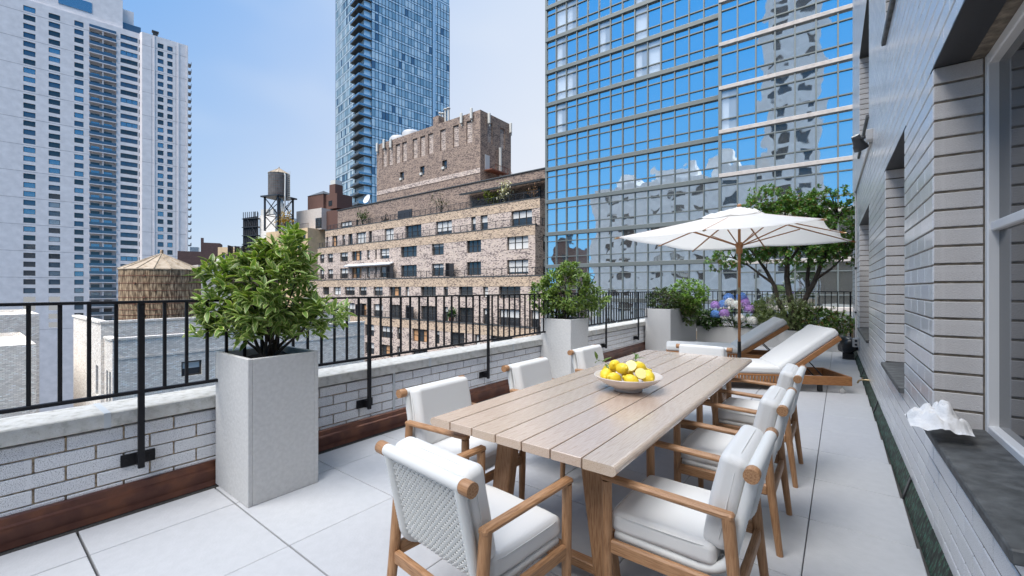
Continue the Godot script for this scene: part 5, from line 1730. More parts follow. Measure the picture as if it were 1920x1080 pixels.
func make_lounger(_x: bool) -> Node3D:   # local x from foot (-) to head (+), length 2.2, width 0.8; origin under the middle
	var t := thing("sun_lounger", "teak sun lounger", "sun lounger")
	var Lh := 1.1
	var hw := 0.4
	for sz in [-1.0, 1.0]:
		var b := Bd.new()
		b.cham(Vector3(0.62, 0.18, sz * (hw - 0.02)), Vector3(0.96, 0.13, 0.035), 0.004)
		obj("side_rail", b, M.oiledx, t)
		b = Bd.new()
		b.cham(Vector3(-0.48, 0.232, sz * (hw - 0.02)), Vector3(1.24, 0.026, 0.035), 0.004)
		obj("side_cap", b, M.oiledx, t)
		b = Bd.new()
		b.cham(Vector3(-0.48, 0.116, sz * (hw - 0.034)), Vector3(1.22, 0.02, 0.02), 0.003)
		obj("side_base", b, M.oiledx, t)
		for k in 27:
			var s := Bd.new()
			s.cham(Vector3(-1.075 + k * 0.0462, 0.172, sz * (hw - 0.018)), Vector3(0.032, 0.09, 0.024), 0.003)
			obj("slat", s, M.oiledy, t)
		for xx in [-0.95, 0.72]:
			var lg := Bd.new()
			lg.cham(Vector3(xx, 0.06, sz * (hw - 0.1)), Vector3(0.06, 0.12, 0.05), 0.005)
			obj("leg", lg, M.plastic_black, t)
		var wh := Bd.new()
		wh.lathe([Vector2(0, -0.014), Vector2(0.032, -0.014), Vector2(0.036, -0.009), Vector2(0.036, 0.009), Vector2(0.032, 0.014), Vector2(0, 0.014)], 16, Vector3(0.98, 0.036, sz * (hw - 0.03)), Basis(Vector3.RIGHT, PI * 0.5))
		wh.box(Vector3(0.98, 0.085, sz * (hw - 0.03)), Vector3(0.02, 0.07, 0.012))
		obj("wheel", wh, M.plastic_grey, t)
	for xx in [-1.08, 1.085]:
		var e := Bd.new()
		e.cham(Vector3(xx, 0.18, 0), Vector3(0.035, 0.13, hw * 2 - 0.08), 0.004)
		obj("end_rail", e, M.oiledz, t)
	for k in 14:
		var s := Bd.new()
		s.cham(Vector3(-1.02 + k * 0.089, 0.235, 0), Vector3(0.07, 0.018, hw * 2 - 0.09), 0.003)
		obj("deck_slat", s, M.oiledz, t)
	# backrest: hinged at x = 0.2, raised
	var A := 0.66
	var hinge := Vector3(0.18, 0.245, 0)
	var R := Basis(Vector3.BACK, A)
	for sz in [-1.0, 1.0]:
		var b := Bd.new()
		b.cham(hinge + R * Vector3(0.47, -0.02, sz * (hw - 0.025)), Vector3(0.98, 0.075, 0.032), 0.004, R)
		obj("back_rail", b, M.oiledx, t)
	for k in 9:
		var s := Bd.new()
		s.cham(hinge + R * Vector3(0.06 + k * 0.105, 0.0, 0), Vector3(0.075, 0.018, hw * 2 - 0.09), 0.003, R)
		obj("back_slat", s, M.oiledz, t)
	for sz in [-1.0, 1.0]:
		var pr := Bd.new()
		pr.tube([hinge + R * Vector3(0.45, -0.03, sz * 0.2), Vector3(0.86, 0.15, sz * 0.2)], [0.009], 8)
		obj("prop", pr, M.dark_metal, t)
	var pb := Bd.new()
	pb.tube([Vector3(0.86, 0.15, -0.36), Vector3(0.86, 0.15, 0.36)], [0.009], 8)
	obj("prop_bar", pb, M.dark_metal, t)
	var c := Bd.new()
	c.pillow(Vector3(-0.455, 0.305, 0), Vector3(1.28, 0.125, 0.79), 0.05, Vector3(0, 0.014, 0), Basis.IDENTITY, 0.003, 2.0, 16)
	obj("seat_cushion", c, M.fabric, t)
	c = Bd.new()
	c.pillow(hinge + R * Vector3(0.50, 0.078, 0), Vector3(1.0, 0.13, 0.78), 0.05, Vector3(0, 0.014, 0), R, 0.003, 5.0, 16)
	obj("back_cushion", c, M.fabric, t)
	return t

func make_umbrella() -> void:
	var C := Vector3(-1.555, 0, -9.2)
	var t := thing("parasol", "large square white canvas parasol on a wooden pole", "parasol", C, -0.10)
	var b := Bd.new()
	b.lathe([Vector2(0, 0), Vector2(0.3, 0), Vector2(0.3, 0.05), Vector2(0.28, 0.065), Vector2(0.04, 0.075), Vector2(0.035, 0.3), Vector2(0, 0.3)], 28)
	obj("base", b, M.dark_metal, t)
	b = Bd.new()
	b.tube([Vector3(0, 0.3, 0), Vector3(0, 0.52, 0)], [0.031], 14)
	obj("sleeve", b, M.plastic_black, t)
	b = Bd.new()
	b.tube([Vector3(0, 0.5, 0), Vector3(0, 3.1, 0)], [0.0255], 14)
	obj("pole", b, M.oiledy, t)
	b = Bd.new()
	b.tube([Vector3(0, 1.42, 0), Vector3(0, 1.56, 0)], [0.0275], 14)
	obj("pole_joint", b, M.brass, t)
	b = Bd.new()
	b.lathe([Vector2(0.026, 2.2), Vector2(0.055, 2.22), Vector2(0.06, 2.3), Vector2(0.052, 2.32), Vector2(0.07, 2.35), Vector2(0.07, 2.4), Vector2(0.05, 2.43), Vector2(0.026, 2.44)], 18)
	obj("hub", b, M.oiledy, t)
	b = Bd.new()
	var fp := [Vector2(0.0, 3.06), Vector2(0.022, 3.07)]
	for k in 11: fp.append(Vector2(maxf(cos(-1.2 + 2.77 * k / 10.0), 0.0) * 0.04, 3.135 + sin(-1.2 + 2.77 * k / 10.0) * 0.04))
	b.lathe(fp, 16)
	obj("finial", b, M.oiledy, t)
	# canopy: eight ribs to corners and side middles, cloth sagging between them
	var hx := 1.55
	var hz := 1.85
	var top := 3.05
	var rim := 2.50
	var ends := []
	for k in 8:
		var a := TAU * k / 8.0
		var d := Vector2(signf(roundf(cos(a) * 10)) if absf(cos(a)) > 0.1 else 0.0, signf(roundf(sin(a) * 10)) if absf(sin(a)) > 0.1 else 0.0)
		ends.append(Vector3(d.x * hx, rim, d.y * hz))
	var surf := func(u: float, k: float, y_top: float) -> Vector3:   # u 0..1 from the top, k around 0..8
		var i := int(floor(k)) % 8
		var f: float = k - floor(k)
		var e: Vector3 = ends[i].lerp(ends[(i + 1) % 8], f)
		var sag: float = 4.0 * f * (1.0 - f) * u
		var p := Vector3(e.x * u, lerpf(y_top, rim, pow(u, 0.94)), e.z * u)
		p.y -= 0.035 * sag
		var inn: Vector3 = Vector3(-e.x, 0, -e.z).normalized() * 0.05 * sag * u
		return p + inn
	var c := Bd.new()
	var nu := 14
	var nk := 64
	for i in nu:
		for k in nk:
			var u0 := 0.10 + 0.9 * i / nu
			var u1 := 0.10 + 0.9 * (i + 1) / nu
			var k0 := 8.0 * k / nk
			var k1 := 8.0 * (k + 1) / nk
			c.qo(surf.call(u0, k0, top), surf.call(u0, k1, top), surf.call(u1, k1, top), surf.call(u1, k0, top), Vector3.UP)
	for k in nk:   # hem
		var a: Vector3 = surf.call(1.0, 8.0 * k / nk, top)
		var e: Vector3 = surf.call(1.0, 8.0 * (k + 1) / nk, top)
		c.qo(a, e, e - Vector3(0, 0.012, 0), a - Vector3(0, 0.012, 0), Vector3(a.x, 0, a.z))
	obj("canopy", c.smooth(), M.canvas, t)
	var v := Bd.new()   # vent flap at the top
	for i in 4:
		for k in nk:
			var u0 := 0.32 * i / 4.0
			var u1 := 0.32 * (i + 1) / 4.0
			var w := Vector3(0, 0.075, 0)
			var wav := func(k2: int, u: float) -> Vector3: return Vector3(0, -0.018 * absf(sin(PI * 8.0 * k2 / nk)) * u / 0.32, 0)
			v.qo(surf.call(u0, 8.0 * k / nk, top) + w + wav.call(k, u0), surf.call(u0, 8.0 * (k + 1) / nk, top) + w + wav.call(k + 1, u0), surf.call(u1, 8.0 * (k + 1) / nk, top) + w * (1.0 - 0.55 * u1 / 0.32) + wav.call(k + 1, u1), surf.call(u1, 8.0 * k / nk, top) + w * (1.0 - 0.55 * u1 / 0.32) + wav.call(k, u1), Vector3.UP)
	obj("vent_flap", v.smooth(), M.canvas, t)
	for k in 8:
		var e: Vector3 = ends[k]
		var r := Bd.new()
		var a := Vector3(0, top - 0.05, 0) + Vector3(e.x, 0, e.z).normalized() * 0.05
		r.beam(a, e + Vector3(e.x, 0, e.z).normalized() * 0.06 + Vector3(0, -0.03, 0), 0.022, 0.028, 0.003)
		var ro := obj("rib", r, M.oiledx, t)
		var s := Bd.new()
		s.beam(Vector3(0, 2.375, 0) + Vector3(e.x, 0, e.z).normalized() * 0.06, a.lerp(e, 0.52) + Vector3(0, -0.035, 0), 0.016, 0.022, 0.003)
		obj("strut", s, M.oiledx, ro)
		var tip := Bd.new()
		tip.tube([e + Vector3(e.x, 0, e.z).normalized() * 0.05 + Vector3(0, -0.028, 0), e + Vector3(e.x, 0, e.z).normalized() * 0.085 + Vector3(0, -0.034, 0)], [0.015, 0.012], 8)
		obj("rib_tip", tip, M.brass, ro)

# ---------------------------------------------------------------- plants

func leaf_mesh(l: float, w: float, mid: Color, edge: Color, fold: float) -> ArrayMesh:   # blade along +z from its base, folded along the midrib; pale margin when edge differs
	var b := Bd.new()
	var st := [0.0, 0.22, 0.5, 0.78, 1.0]
	var wd := [0.10, 0.80, 1.0, 0.62, 0.0]
	var two := mid != edge
	for s in [-1.0, 1.0]:
		for k in 4:
			var P := func(i: int, f: float) -> Vector3:
				var x: float = s * w * 0.5 * wd[i] * f
				return Vector3(x, absf(x) * fold - l * 0.22 * st[i] * st[i], l * st[i])
			b.col = mid
			var inner := 0.74 if two else 1.0
			b.qo(P.call(k, 0.0), P.call(k, inner), P.call(k + 1, inner), P.call(k + 1, 0.0), Vector3.UP)
			if two:
				b.col = edge
				b.qo(P.call(k, inner), P.call(k, 1.0), P.call(k + 1, 1.0), P.call(k + 1, inner), Vector3.UP)
	return b.mesh()

func aim(d: Vector3, roll: float) -> Basis:   # z along d, y as near up as it goes
	var z := d.normalized()
	var x := (Vector3.UP if absf(z.y) < 0.97 else Vector3.RIGHT).cross(z).normalized()
	return Basis(x, z.cross(x), z) * Basis(Vector3.BACK, roll)

# blobs: [centre, radii]; tips are spread through them, leaves set along each tip's twig
func bush(t: Node3D, blobs: Array, tips: int, per: int, lsize: Vector2, lm: ArrayMesh, cols: Array, stems: Array, singles: int, spread := 0.9, shell := 0.55) -> void:
	var lf := []
	var pts := []
	var vol := []
	var sum := 0.0
	for q in blobs:
		sum += q[1].x * q[1].y * q[1].z
		vol.append(sum)
	var f := noise(2.5, FastNoiseLite.TYPE_SIMPLEX_SMOOTH, 2, 5)
	for k in tips:
		var pick := rng.randf() * sum
		var i := 0
		while vol[i] < pick: i += 1
		var d := Vector3(rng.randfn(), rng.randfn(), rng.randfn()).normalized()
		var r := pow(rng.randf(), 1.0 / 3.0) * (1.0 - shell) + shell * rng.randf_range(0.86, 1.06)
		r *= 1.0 + 0.28 * f.get_noise_3dv(d * 1.3 + blobs[i][0])
		var p: Vector3 = blobs[i][0] + d * r * blobs[i][1]
		pts.append(p)
		var out: Vector3 = (d * Vector3(1, 0.6, 1) + Vector3(0, 0.55, 0) + Vector3(rng.randfn(), rng.randfn(), rng.randfn()) * 0.25).normalized()
		var clump := rng.randf_range(0.75, 1.2)
		for m in per:
			var a := m * 2.4 + rng.randf_range(-0.5, 0.5)
			var e := aim(out, 0.0)
			var dd := (e.x * cos(a) + e.y * sin(a)) * spread + out * rng.randf_range(0.35, 1.1)
			var o := p - out * (lsize.y * 0.9 * m / per) + Vector3(rng.randfn(), rng.randfn(), rng.randfn()) * lsize.y * 0.08
			var sc := rng.randf_range(lsize.x, lsize.y)
			var c: Color = cols[rng.randi() % cols.size()]
			var g := clump * rng.randf_range(0.8, 1.2)
			lf.append([Transform3D(aim(dd, rng.randf_range(-0.6, 0.6)) * Basis.from_scale(Vector3.ONE * sc), o), Color(c.r * g, c.g * g, c.b * g)])
	var cen: Vector3 = t.position
	if singles > 0:
		lf.sort_custom(func(a, b): return (a[0].origin + cen).distance_squared_to(EYE) < (b[0].origin + cen).distance_squared_to(EYE))
		for k in singles:
			obj("leaf", lm, M[["leaf_a", "leaf_b", "leaf_c"][rng.randi() % 3]], t, lf[k][0])
	var xs := []
	var cs := []
	for k in range(singles, lf.size()):
		xs.append(lf[k][0]); cs.append(lf[k][1])
	stuff("foliage", lm, M.leaf, t, xs, cs)
	if stems.size():
		var n := 0
		for q in stems:
			var s := Bd.new()
			s.tube(q[0], q[1], 8, false)
			obj("stem", s, M.bark, t)
			n += 1
		var tw := Bd.new()
		for k in range(0, pts.size(), maxi(1, pts.size() / 90)):
			var p: Vector3 = pts[k]
			var best: Vector3 = stems[0][0][-1]
			for q in stems:
				for w in q[0]:
					if w.y < p.y + 0.05 and w.distance_to(p) < best.distance_to(p): best = w
			tw.tube([best, best.lerp(p, 0.5) + Vector3(0, 0.02, 0), p], [stems[0][1][0] * 0.28, stems[0][1][0] * 0.2, stems[0][1][0] * 0.1], 5, false)
		obj("twigs", tw, M.bark, t)

func stem_set(base: Vector3, tops: Array, r0: float) -> Array:
	var out := []
	for k in tops.size():
		var a := base + Vector3(rng.randf_range(-1, 1), 0, rng.randf_range(-1, 1)) * r0 * 4.0
		var e: Vector3 = tops[k]
		var pts := []
		var rad := []
		for i in 7:
			var u := i / 6.0
			pts.append(a.lerp(e, u) + Vector3(sin(u * 5.0 + k), sin(u * 3.0 + k * 2.0) * 0.3, cos(u * 4.0 + k)) * r0 * 1.6 * sin(u * PI))
			rad.append(lerpf(r0, r0 * 0.35, u))
		out.append([pts, rad])
	return out

func make_plants() -> void:
	for q in [["leaf_a", 1.0], ["leaf_b", 0.78], ["leaf_c", 1.22]]: mat(q[0], Color(q[1], q[1], q[1]), 0.4, {"vc": true, "back": L(0.5, 0.55, 0.2)})
	var R := Vector3(0.792, 0, -0.611)   # across the view, for laying out the near bush
	var F := Vector3(-0.611, 0, -0.792)
	# near variegated bush
	var c := Vector3(-3.615, 0.99, -1.5)
	var t := thing("variegated_bush", "big leafy bush with cream edged leaves in the nearest tall planter", "shrub", c)
	var var_leaf := leaf_mesh(1.0, 0.36, Color(0.17, 0.275, 0.06), Color(0.55, 0.58, 0.26), 0.35)
	var bl := []
	for q in [[0.05, 0.54, 0.38, 0.36], [0.15, 0.86, 0.23, 0.19], [-0.37, 0.52, 0.22, 0.30], [0.47, 0.37, 0.21, 0.13], [-0.14, 0.30, 0.28, 0.15], [0.26, 0.32, 0.24, 0.15], [-0.44, 0.22, 0.16, 0.10]]: bl.append([R * q[0] + Vector3(0, q[1], 0), Vector3(q[2] * 0.9, q[3], q[2] * 0.9)])
	var tops := []
	for q in [[-0.40, 0.62], [-0.30, 0.38], [-0.12, 0.72], [0.02, 0.85], [0.14, 0.95], [0.25, 0.62], [0.42, 0.36], [0.30, 0.42], [-0.45, 0.25], [0.0, 0.5], [0.12, 0.6]]: tops.append(R * q[0] + Vector3(0, q[1], 0) + F * rng.randf_range(-0.2, 0.2))
	bush(t, bl, 285, 10, Vector2(0.08, 0.12), var_leaf, [Color(1, 1, 1), Color(0.85, 0.9, 0.8), Color(1.2, 1.15, 1.0)], stem_set(Vector3(0, 0.0, 0), tops, 0.0135), 300, 0.75, 0.6)
	# second bush
	c = Vector3(-3.68, 0.99, -6.23)
	t = thing("round_bush", "rounded glossy bush with small light tipped leaves in the second planter", "shrub", c)
	var small := leaf_mesh(1.0, 0.40, Color(0.12, 0.20, 0.05), Color(0.32, 0.38, 0.13), 0.35)
	bl = []
	for q in [[0.06, 0.52, 0.52, 0.42], [-0.36, 0.40, 0.30, 0.30], [0.46, 0.40, 0.30, 0.28], [0.06, 0.82, 0.30, 0.20], [-0.15, 0.22, 0.35, 0.15], [0.40, 0.2, 0.28, 0.12]]: bl.append([R * q[0] + Vector3(0, q[1], 0), Vector3(q[2] * 0.9, q[3], q[2] * 0.9)])
	tops = []
	for k in 10: tops.append(R * rng.randf_range(-0.5, 0.55) + F * rng.randf_range(-0.4, 0.4) + Vector3(0, rng.randf_range(0.4, 0.8), 0))
	bush(t, bl, 520, 9, Vector2(0.055, 0.085), small, [Color(1, 1, 1), Color(0.8, 0.9, 0.8), Color(1.35, 1.3, 1.0)], stem_set(Vector3.ZERO, tops, 0.016), 0, 0.8, 0.55)
	# corner shrubs
	var plain := leaf_mesh(1.0, 0.45, Color(1, 1, 1), Color(1, 1, 1), 0.3)
	t = thing("dark_shrub", "dense dark green shrub at the near end of the corner planter", "shrub", Vector3(-3.62, 0.97, -11.1))
	bush(t, [[Vector3(0, 0.26, 0), Vector3(0.42, 0.34, 0.45)], [Vector3(0.1, 0.2, -0.6), Vector3(0.35, 0.3, 0.35)]], 420, 10, Vector2(0.04, 0.06), plain, [Color(0.055, 0.115, 0.028), Color(0.08, 0.15, 0.04), Color(0.09, 0.085, 0.03)], stem_set(Vector3.ZERO, [Vector3(0.1, 0.4, 0.1), Vector3(-0.2, 0.4, -0.2), Vector3(0.0, 0.45, -0.5)], 0.012), 0)
	t = thing("bright_shrub", "bright lime green shrub spilling over the corner planter", "shrub", Vector3(-3.45, 0.97, -12.0))
	bush(t, [[Vector3(0.2, 0.42, 0), Vector3(0.50, 0.42, 0.6)], [Vector3(0.28, 0.12, 0.1), Vector3(0.3, 0.3, 0.5)]], 430, 10, Vector2(0.05, 0.075), plain, [Color(0.19, 0.33, 0.05), Color(0.26, 0.42, 0.08), Color(0.14, 0.25, 0.04)], stem_set(Vector3.ZERO, [Vector3(0.2, 0.7, 0.1), Vector3(0.4, 0.6, -0.2), Vector3(0.0, 0.6, -0.3)], 0.012), 0)
	t = thing("trailing_shrub", "mid green shrub trailing down the side of the corner planter", "shrub", Vector3(-3.2, 0.97, -11.75))
	bush(t, [[Vector3(-0.02, 0.10, 0.1), Vector3(0.28, 0.24, 0.4)], [Vector3(0.08, -0.16, 0.1), Vector3(0.17, 0.28, 0.3)]], 300, 10, Vector2(0.04, 0.06), plain, [Color(0.10, 0.19, 0.04), Color(0.13, 0.22, 0.05), Color(0.13, 0.115, 0.045)], stem_set(Vector3(-0.15, 0, 0), [Vector3(0.05, 0.2, 0.1), Vector3(0.12, -0.2, 0.1)], 0.01), 0)
	# end planter, left to right
	t = thing("fern_shrub", "dark leafy shrub left of the hydrangeas in the low planter", "shrub", Vector3(-3.05, 0.42, -13.2))
	bush(t, [[Vector3(0, 0.22, 0.05), Vector3(0.4, 0.3, 0.3)]], 260, 9, Vector2(0.06, 0.09), plain, [Color(0.05, 0.105, 0.03), Color(0.07, 0.13, 0.035)], stem_set(Vector3.ZERO, [Vector3(0.1, 0.3, 0.1), Vector3(-0.2, 0.3, 0)], 0.012), 0)
	hydrangea()
	t = thing("olive_shrub", "rounded fine leaved grey green shrub behind the loungers", "shrub", Vector3(-1.22, 0.42, -13.25))
	var thin := leaf_mesh(1.0, 0.22, Color(1, 1, 1), Color(1, 1, 1), 0.3)
	bush(t, [[Vector3(0, 0.52, 0.05), Vector3(0.66, 0.5, 0.42)], [Vector3(-0.3, 0.36, 0.12), Vector3(0.42, 0.42, 0.36)], [Vector3(0.4, 0.4, 0.12), Vector3(0.42, 0.42, 0.36)]], 760, 11, Vector2(0.045, 0.075), thin, [Color(0.19, 0.24, 0.10), Color(0.25, 0.29, 0.13), Color(0.15, 0.20, 0.08)], stem_set(Vector3.ZERO, [Vector3(0.3, 0.5, 0.1), Vector3(-0.3, 0.5, 0), Vector3(0, 0.6, 0.1)], 0.014), 0, 1.0)
	t = thing("light_shrub", "pale green tufts between the hydrangeas and the rounded shrub", "shrub", Vector3(-1.72, 0.42, -13.42))
	bush(t, [[Vector3(0, 0.5, 0), Vector3(0.3, 0.3, 0.2)]], 120, 9, Vector2(0.06, 0.09), plain, [Color(0.12, 0.2, 0.03), Color(0.16, 0.24, 0.05)], stem_set(Vector3.ZERO, [Vector3(0.1, 0.5, 0)], 0.012), 0)
	t = thing("low_shrub", "low dense green shrub with reddish tips at the right end", "shrub", Vector3(-0.25, 0.42, -13.22))
	bush(t, [[Vector3(-0.25, 0.32, 0), Vector3(0.5, 0.36, 0.36)], [Vector3(0.18, 0.24, 0.05), Vector3(0.36, 0.32, 0.36)], [Vector3(0.1, -0.02, 0.25), Vector3(0.3, 0.2, 0.15)]], 620, 10, Vector2(0.045, 0.07), plain, [Color(0.115, 0.22, 0.055), Color(0.15, 0.27, 0.07), Color(0.09, 0.18, 0.045), Color(0.22, 0.13, 0.06)], stem_set(Vector3.ZERO, [Vector3(0.2, 0.3, 0.1), Vector3(-0.3, 0.3, 0)], 0.012), 0)
	tree()

func hydrangea() -> void:
	var t := thing("hydrangea", "hydrangea with blue, purple and white flower heads in the low planter", "hydrangea", Vector3(-2.3, 0.42, -13.15))
	var big := leaf_mesh(1.0, 0.62, Color(1, 1, 1), Color(1, 1, 1), 0.25)
	var heads := []   # pixel, colour, radius
	var cols := {"b": Color(0.12, 0.27, 0.62), "p": Color(0.36, 0.20, 0.50), "w": Color(0.66, 0.66, 0.62)}
	# x offset, height, depth offset, kind
	var H := [[-0.21, 0.85, -0.10, "b"], [0.12, 0.88, -0.05, "b"], [-0.52, 0.63, 0.05, "p"], [-0.14, 0.72, 0.10, "w"], [0.03, 0.66, 0.14, "w"], [0.22, 0.70, 0.02, "p"], [0.33, 0.55, 0.06, "p"], [0.15, 0.80, -0.15, "p"], [-0.50, 0.38, 0.16, "b"], [-0.26, 0.42, 0.20, "p"], [0.13, 0.30, 0.24, "w"], [0.42, 0.24, 0.18, "w"], [-0.33, 0.66, -0.02, "b"]]
	var stems := Bd.new()
	var xs := []
	var cs := []
	for h in H:
		var p := Vector3(h[0], h[1], h[2])
		stems.tube([Vector3(h[0] * 0.2, 0, 0), Vector3(h[0] * 0.6, h[1] * 0.5, h[2] * 0.5), p], [0.009, 0.008, 0.006], 6, false)
		var b := Bd.new()
		var n := 85
		for k in n:   # four petalled florets over a globe
			var y := 1.0 - 2.0 * (k + 0.5) / n
			if y < -0.55: continue
			var a := k * 2.39996
			var d := Vector3(sqrt(1 - y * y) * cos(a), y, sqrt(1 - y * y) * sin(a))
			var r := 0.125 * rng.randf_range(0.9, 1.06)
			var e := aim(d, rng.randf() * TAU)
			var g := rng.randf_range(0.75, 1.25)
			var base: Color = cols[h[3]]
			b.col = Color(base.r * g * rng.randf_range(0.9, 1.1), base.g * g, base.b * g)
			for m in 4:
				var q := e * Basis(Vector3.BACK, m * PI * 0.5)
				var o := d * r
				b.to(o, o + q.x * 0.026 + q.y * 0.006 + q.z * 0.004, o + q.x * 0.022 + q.y * 0.024 + q.z * 0.008, d)
				b.to(o, o + q.x * 0.022 + q.y * 0.024 + q.z * 0.008, o + q.x * 0.006 + q.y * 0.026 + q.z * 0.004, d)
		obj("flower_head", b, M.petal, t, Transform3D(Basis.IDENTITY, p))
		for k in 13:
			var a := rng.randf() * TAU
			var o := Vector3(h[0] * 0.8, h[1] * rng.randf_range(0.15, 0.85), h[2] * 0.7)
			xs.append(Transform3D(aim(Vector3(cos(a), rng.randf_range(-0.2, 0.5), sin(a)), 0) * Basis.from_scale(Vector3.ONE * rng.randf_range(0.11, 0.17)), o))
			var f := rng.randf_range(0.7, 1.25)
			cs.append(Color(0.07 * f, 0.15 * f, 0.035 * f))
	obj("stems", stems, M.leaf_stem, t)
	stuff("foliage", big, M.leaf, t, xs, cs)

func tree() -> void:
	var t := thing("small_tree", "small multi stemmed tree with a dense green crown behind the parasol", "tree", Vector3(-1.05, 0.42, -13.3))
	var limbs := [
		[[Vector3(0.02, 0, 0), Vector3(-0.12, 0.45, 0.02), Vector3(-0.30, 0.85, 0.0), Vector3(-0.34, 1.15, 0.05), Vector3(-0.55, 1.6, 0.0), Vector3(-0.80, 2.0, -0.1), Vector3(-1.05, 2.35, 0.0)], [0.062, 0.055, 0.052, 0.05, 0.042, 0.032, 0.02]],
		[[Vector3(0.06, 0, 0), Vector3(0.07, 0.5, 0.0), Vector3(-0.02, 0.95, 0.05), Vector3(-0.08, 1.4, 0.0), Vector3(-0.06, 1.9, 0.05), Vector3(-0.15, 2.5, 0.0), Vector3(-0.1, 3.2, 0.1)], [0.085, 0.08, 0.075, 0.066, 0.055, 0.04, 0.02]],
		[[Vector3(0.10, 0, 0), Vector3(0.20, 0.55, 0.0), Vector3(0.36, 0.95, -0.05), Vector3(0.52, 1.3, 0.0), Vector3(0.66, 1.75, 0.0), Vector3(0.85, 2.3, 0.05), Vector3(1.0, 2.9, 0.0)], [0.075, 0.068, 0.06, 0.055, 0.045, 0.032, 0.018]],
		[[Vector3(0.38, 1.0, -0.05), Vector3(0.36, 1.4, -0.1), Vector3(0.40, 1.9, -0.2), Vector3(0.45, 2.6, -0.2)], [0.05, 0.045, 0.036, 0.02]],
		[[Vector3(-0.38, 1.25, 0.05), Vector3(-0.62, 1.45, 0.1), Vector3(-0.95, 1.75, 0.2), Vector3(-1.3, 1.95, 0.2)], [0.035, 0.03, 0.022, 0.012]],
		[[Vector3(0.54, 1.35, 0), Vector3(0.85, 1.6, 0.1), Vector3(1.15, 1.95, 0.1)], [0.035, 0.028, 0.015]],
		[[Vector3(-0.06, 1.7, 0.03), Vector3(0.2, 2.2, 0.25), Vector3(0.35, 2.8, 0.4)], [0.04, 0.03, 0.016]]]
	var bl := [[Vector3(-0.05, 2.75, 0), Vector3(0.95, 0.75, 0.85)], [Vector3(-0.75, 2.55, 0.1), Vector3(0.75, 0.7, 0.75)], [Vector3(0.80, 2.55, 0), Vector3(0.75, 0.75, 0.75)], [Vector3(-0.45, 3.4, 0), Vector3(0.7, 0.5, 0.6)], [Vector3(0.75, 3.25, 0), Vector3(0.62, 0.5, 0.6)], [Vector3(0.1, 3.1, 0.1), Vector3(0.8, 0.5, 0.6)], [Vector3(-1.35, 2.05, 0.1), Vector3(0.5, 0.38, 0.5)], [Vector3(0.2, 2.05, 0.2), Vector3(1.0, 0.40, 0.7)], [Vector3(1.2, 2.15, 0), Vector3(0.45, 0.42, 0.5)], [Vector3(-1.75, 1.85, 0.15), Vector3(0.35, 0.25, 0.35)]]
	var lm := leaf_mesh(1.0, 0.52, Color(1, 1, 1), Color(1, 1, 1), 0.3)
	bush(t, bl, 2500, 13, Vector2(0.05, 0.085), lm, [Color(0.12, 0.25, 0.05), Color(0.16, 0.31, 0.07), Color(0.095, 0.21, 0.04), Color(0.20, 0.36, 0.10), Color(0.13, 0.26, 0.055), Color(0.15, 0.29, 0.06), Color(0.25, 0.15, 0.06)], limbs, 0, 1.0, 0.5)

# ---------------------------------------------------------------- small things on the right wall

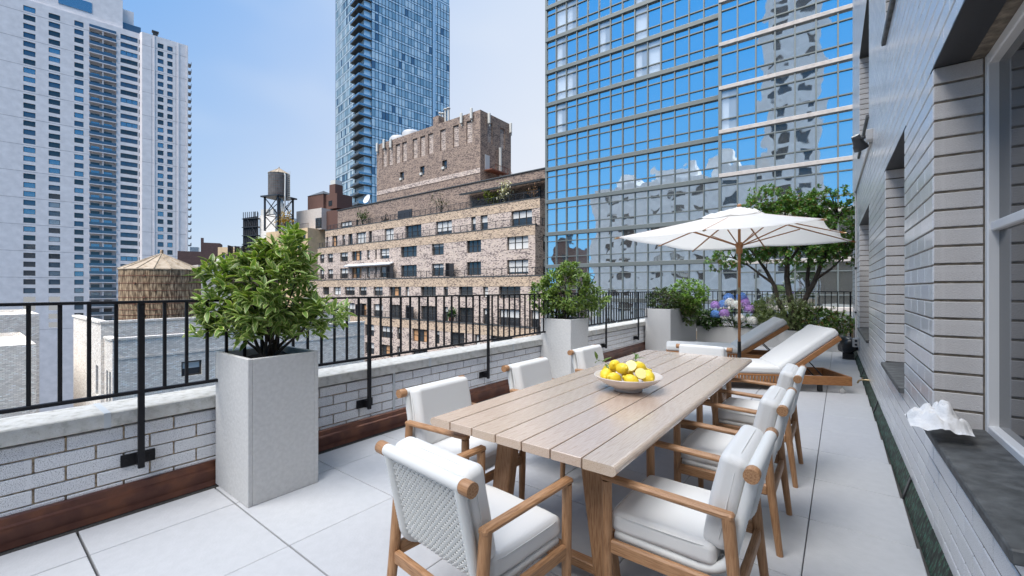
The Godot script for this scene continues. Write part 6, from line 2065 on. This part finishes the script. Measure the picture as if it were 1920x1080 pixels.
func make_small() -> void:
	# floodlight on a junction box
	var w := func(z: float) -> float: return wall_x(z)
	var t := thing("floodlight", "dark floodlight on a square junction box high on the right wall", "floodlight", Vector3(w.call(-7.92), 3.72, -7.92))
	var b := Bd.new()
	b.cham(Vector3(-0.04, 0, 0), Vector3(0.08, 0.15, 0.16), 0.008)
	obj("junction_box", b, M.plastic_grey, t)
	b = Bd.new()
	var R := Basis(Vector3.RIGHT, 0.5) * Basis(Vector3.BACK, 0.35)
	b.tube([Vector3(-0.08, 0.0, -0.02), Vector3(-0.13, 0.0, -0.12)], [0.02], 8)
	b.lathe([Vector2(0, 0.14), Vector2(0.05, 0.135), Vector2(0.062, 0.05), Vector2(0.07, 0.0), Vector2(0.085, -0.02), Vector2(0.09, -0.09), Vector2(0.078, -0.09), Vector2(0.07, -0.02), Vector2(0, -0.015)], 18, Vector3(-0.15, -0.05, -0.16), R)
	obj("lamp_head", b, M.dark_metal, t)
	t = thing("conduit", "thin grey conduit running down the right wall from the floodlight", "conduit")
	b = Bd.new()
	var P := func(y: float, z: float, d := 0.02) -> Vector3: return Vector3(w.call(z) - d, y, z)
	b.tube([P.call(3.66, -8.0), P.call(3.70, -10.0), P.call(3.745, -12.3), P.call(3.70, -12.37), P.call(3.6, -12.375), P.call(0.4, -12.375)], [0.016], 8)
	obj("pipe", b, M.plastic_grey, t)
	b = Bd.new()
	for y in [3.72, 2.0, 1.0]: b.box(P.call(y, -12.375), Vector3(0.05, 0.04, 0.06))
	obj("clamp", b, M.plastic_black, t)
	t = thing("outlet_box", "grey electrical outlet box near the foot of the right wall", "outlet", P.call(0.42, -11.35, 0.06))
	b = Bd.new()
	b.cham(Vector3.ZERO, Vector3(0.11, 0.18, 0.13), 0.008)
	obj("box", b, M.plastic_grey, t)
	b = Bd.new()
	for y in [-0.04, 0.04]: b.lathe([Vector2(0, 0.004), Vector2(0.022, 0.004), Vector2(0.024, 0)], 10, Vector3(0, y, 0.065), Basis(Vector3.RIGHT, PI * 0.5))
	obj("socket", b, M.plastic_black, t)
	t = thing("rubbish_bag", "crumpled black bag in the corner by the outlet box", "bag", P.call(0.30, -11.9, 0.17))
	b = Bd.new()
	b.pillow(Vector3(0, 0, 0), Vector3(0.30, 0.34, 0.5), 0.14, Vector3.ZERO, Basis(Vector3.UP, 0.3), 0.03, 2.0, 10)
	obj("bag_body", b.smooth(), M.plastic_black, t)
	b = Bd.new()
	b.box(Vector3(0.0, -0.22, 0), Vector3(0.2, 0.14, 0.3))
	obj("bag_base", b, M.plastic_black, t)
	t = thing("garden_tap", "old brass garden tap on the right wall above the flashing", "tap", P.call(0.12, -8.6, 0.0))
	b = Bd.new()
	b.tube([Vector3(0.01, 0, 0), Vector3(-0.10, 0, 0)], [0.016], 10)
	b.tube([Vector3(-0.09, 0, 0), Vector3(-0.13, -0.02, 0), Vector3(-0.145, -0.06, 0)], [0.013], 8)
	b.tube([Vector3(-0.085, 0, 0), Vector3(-0.085, 0.045, 0)], [0.008], 8)
	obj("spout", b, M.brass, t)
	b = Bd.new()
	b.lathe([Vector2(0.02, 0.045), Vector2(0.034, 0.048), Vector2(0.034, 0.056), Vector2(0.0, 0.058)], 12, Vector3(-0.085, 0, 0))
	obj("handle", b, M.verdigris, t)
	# cloth left on the near sill
	t = thing("cloth", "crumpled white cloth left on the nearest window sill", "cloth", Vector3(w.call(-3.25) - 0.02, 0.795, -3.27))
	b = Bd.new()
	var f := noise(1.9, FastNoiseLite.TYPE_SIMPLEX_SMOOTH, 2, 77)
	var n := 26
	var Q := func(i: int, j: int) -> Vector3:
		var u := i / float(n) * 2.0 - 1.0
		var v := j / float(n) * 2.0 - 1.0
		var r := maxf(0.0, 1.0 - u * u * 0.8 - v * v * 0.8)
		return Vector3(u * 0.12, 0.012 + 0.085 * r + 0.07 * f.get_noise_2d(u * 0.9 + 3, v * 0.9) * (0.2 + r), v * 0.17)
	for i in n:
		for j in n: b.qo(Q.call(i, j), Q.call(i + 1, j), Q.call(i + 1, j + 1), Q.call(i, j + 1), Vector3.UP)
	obj("cloth_sheet", b.smooth(), M.cloth, t)
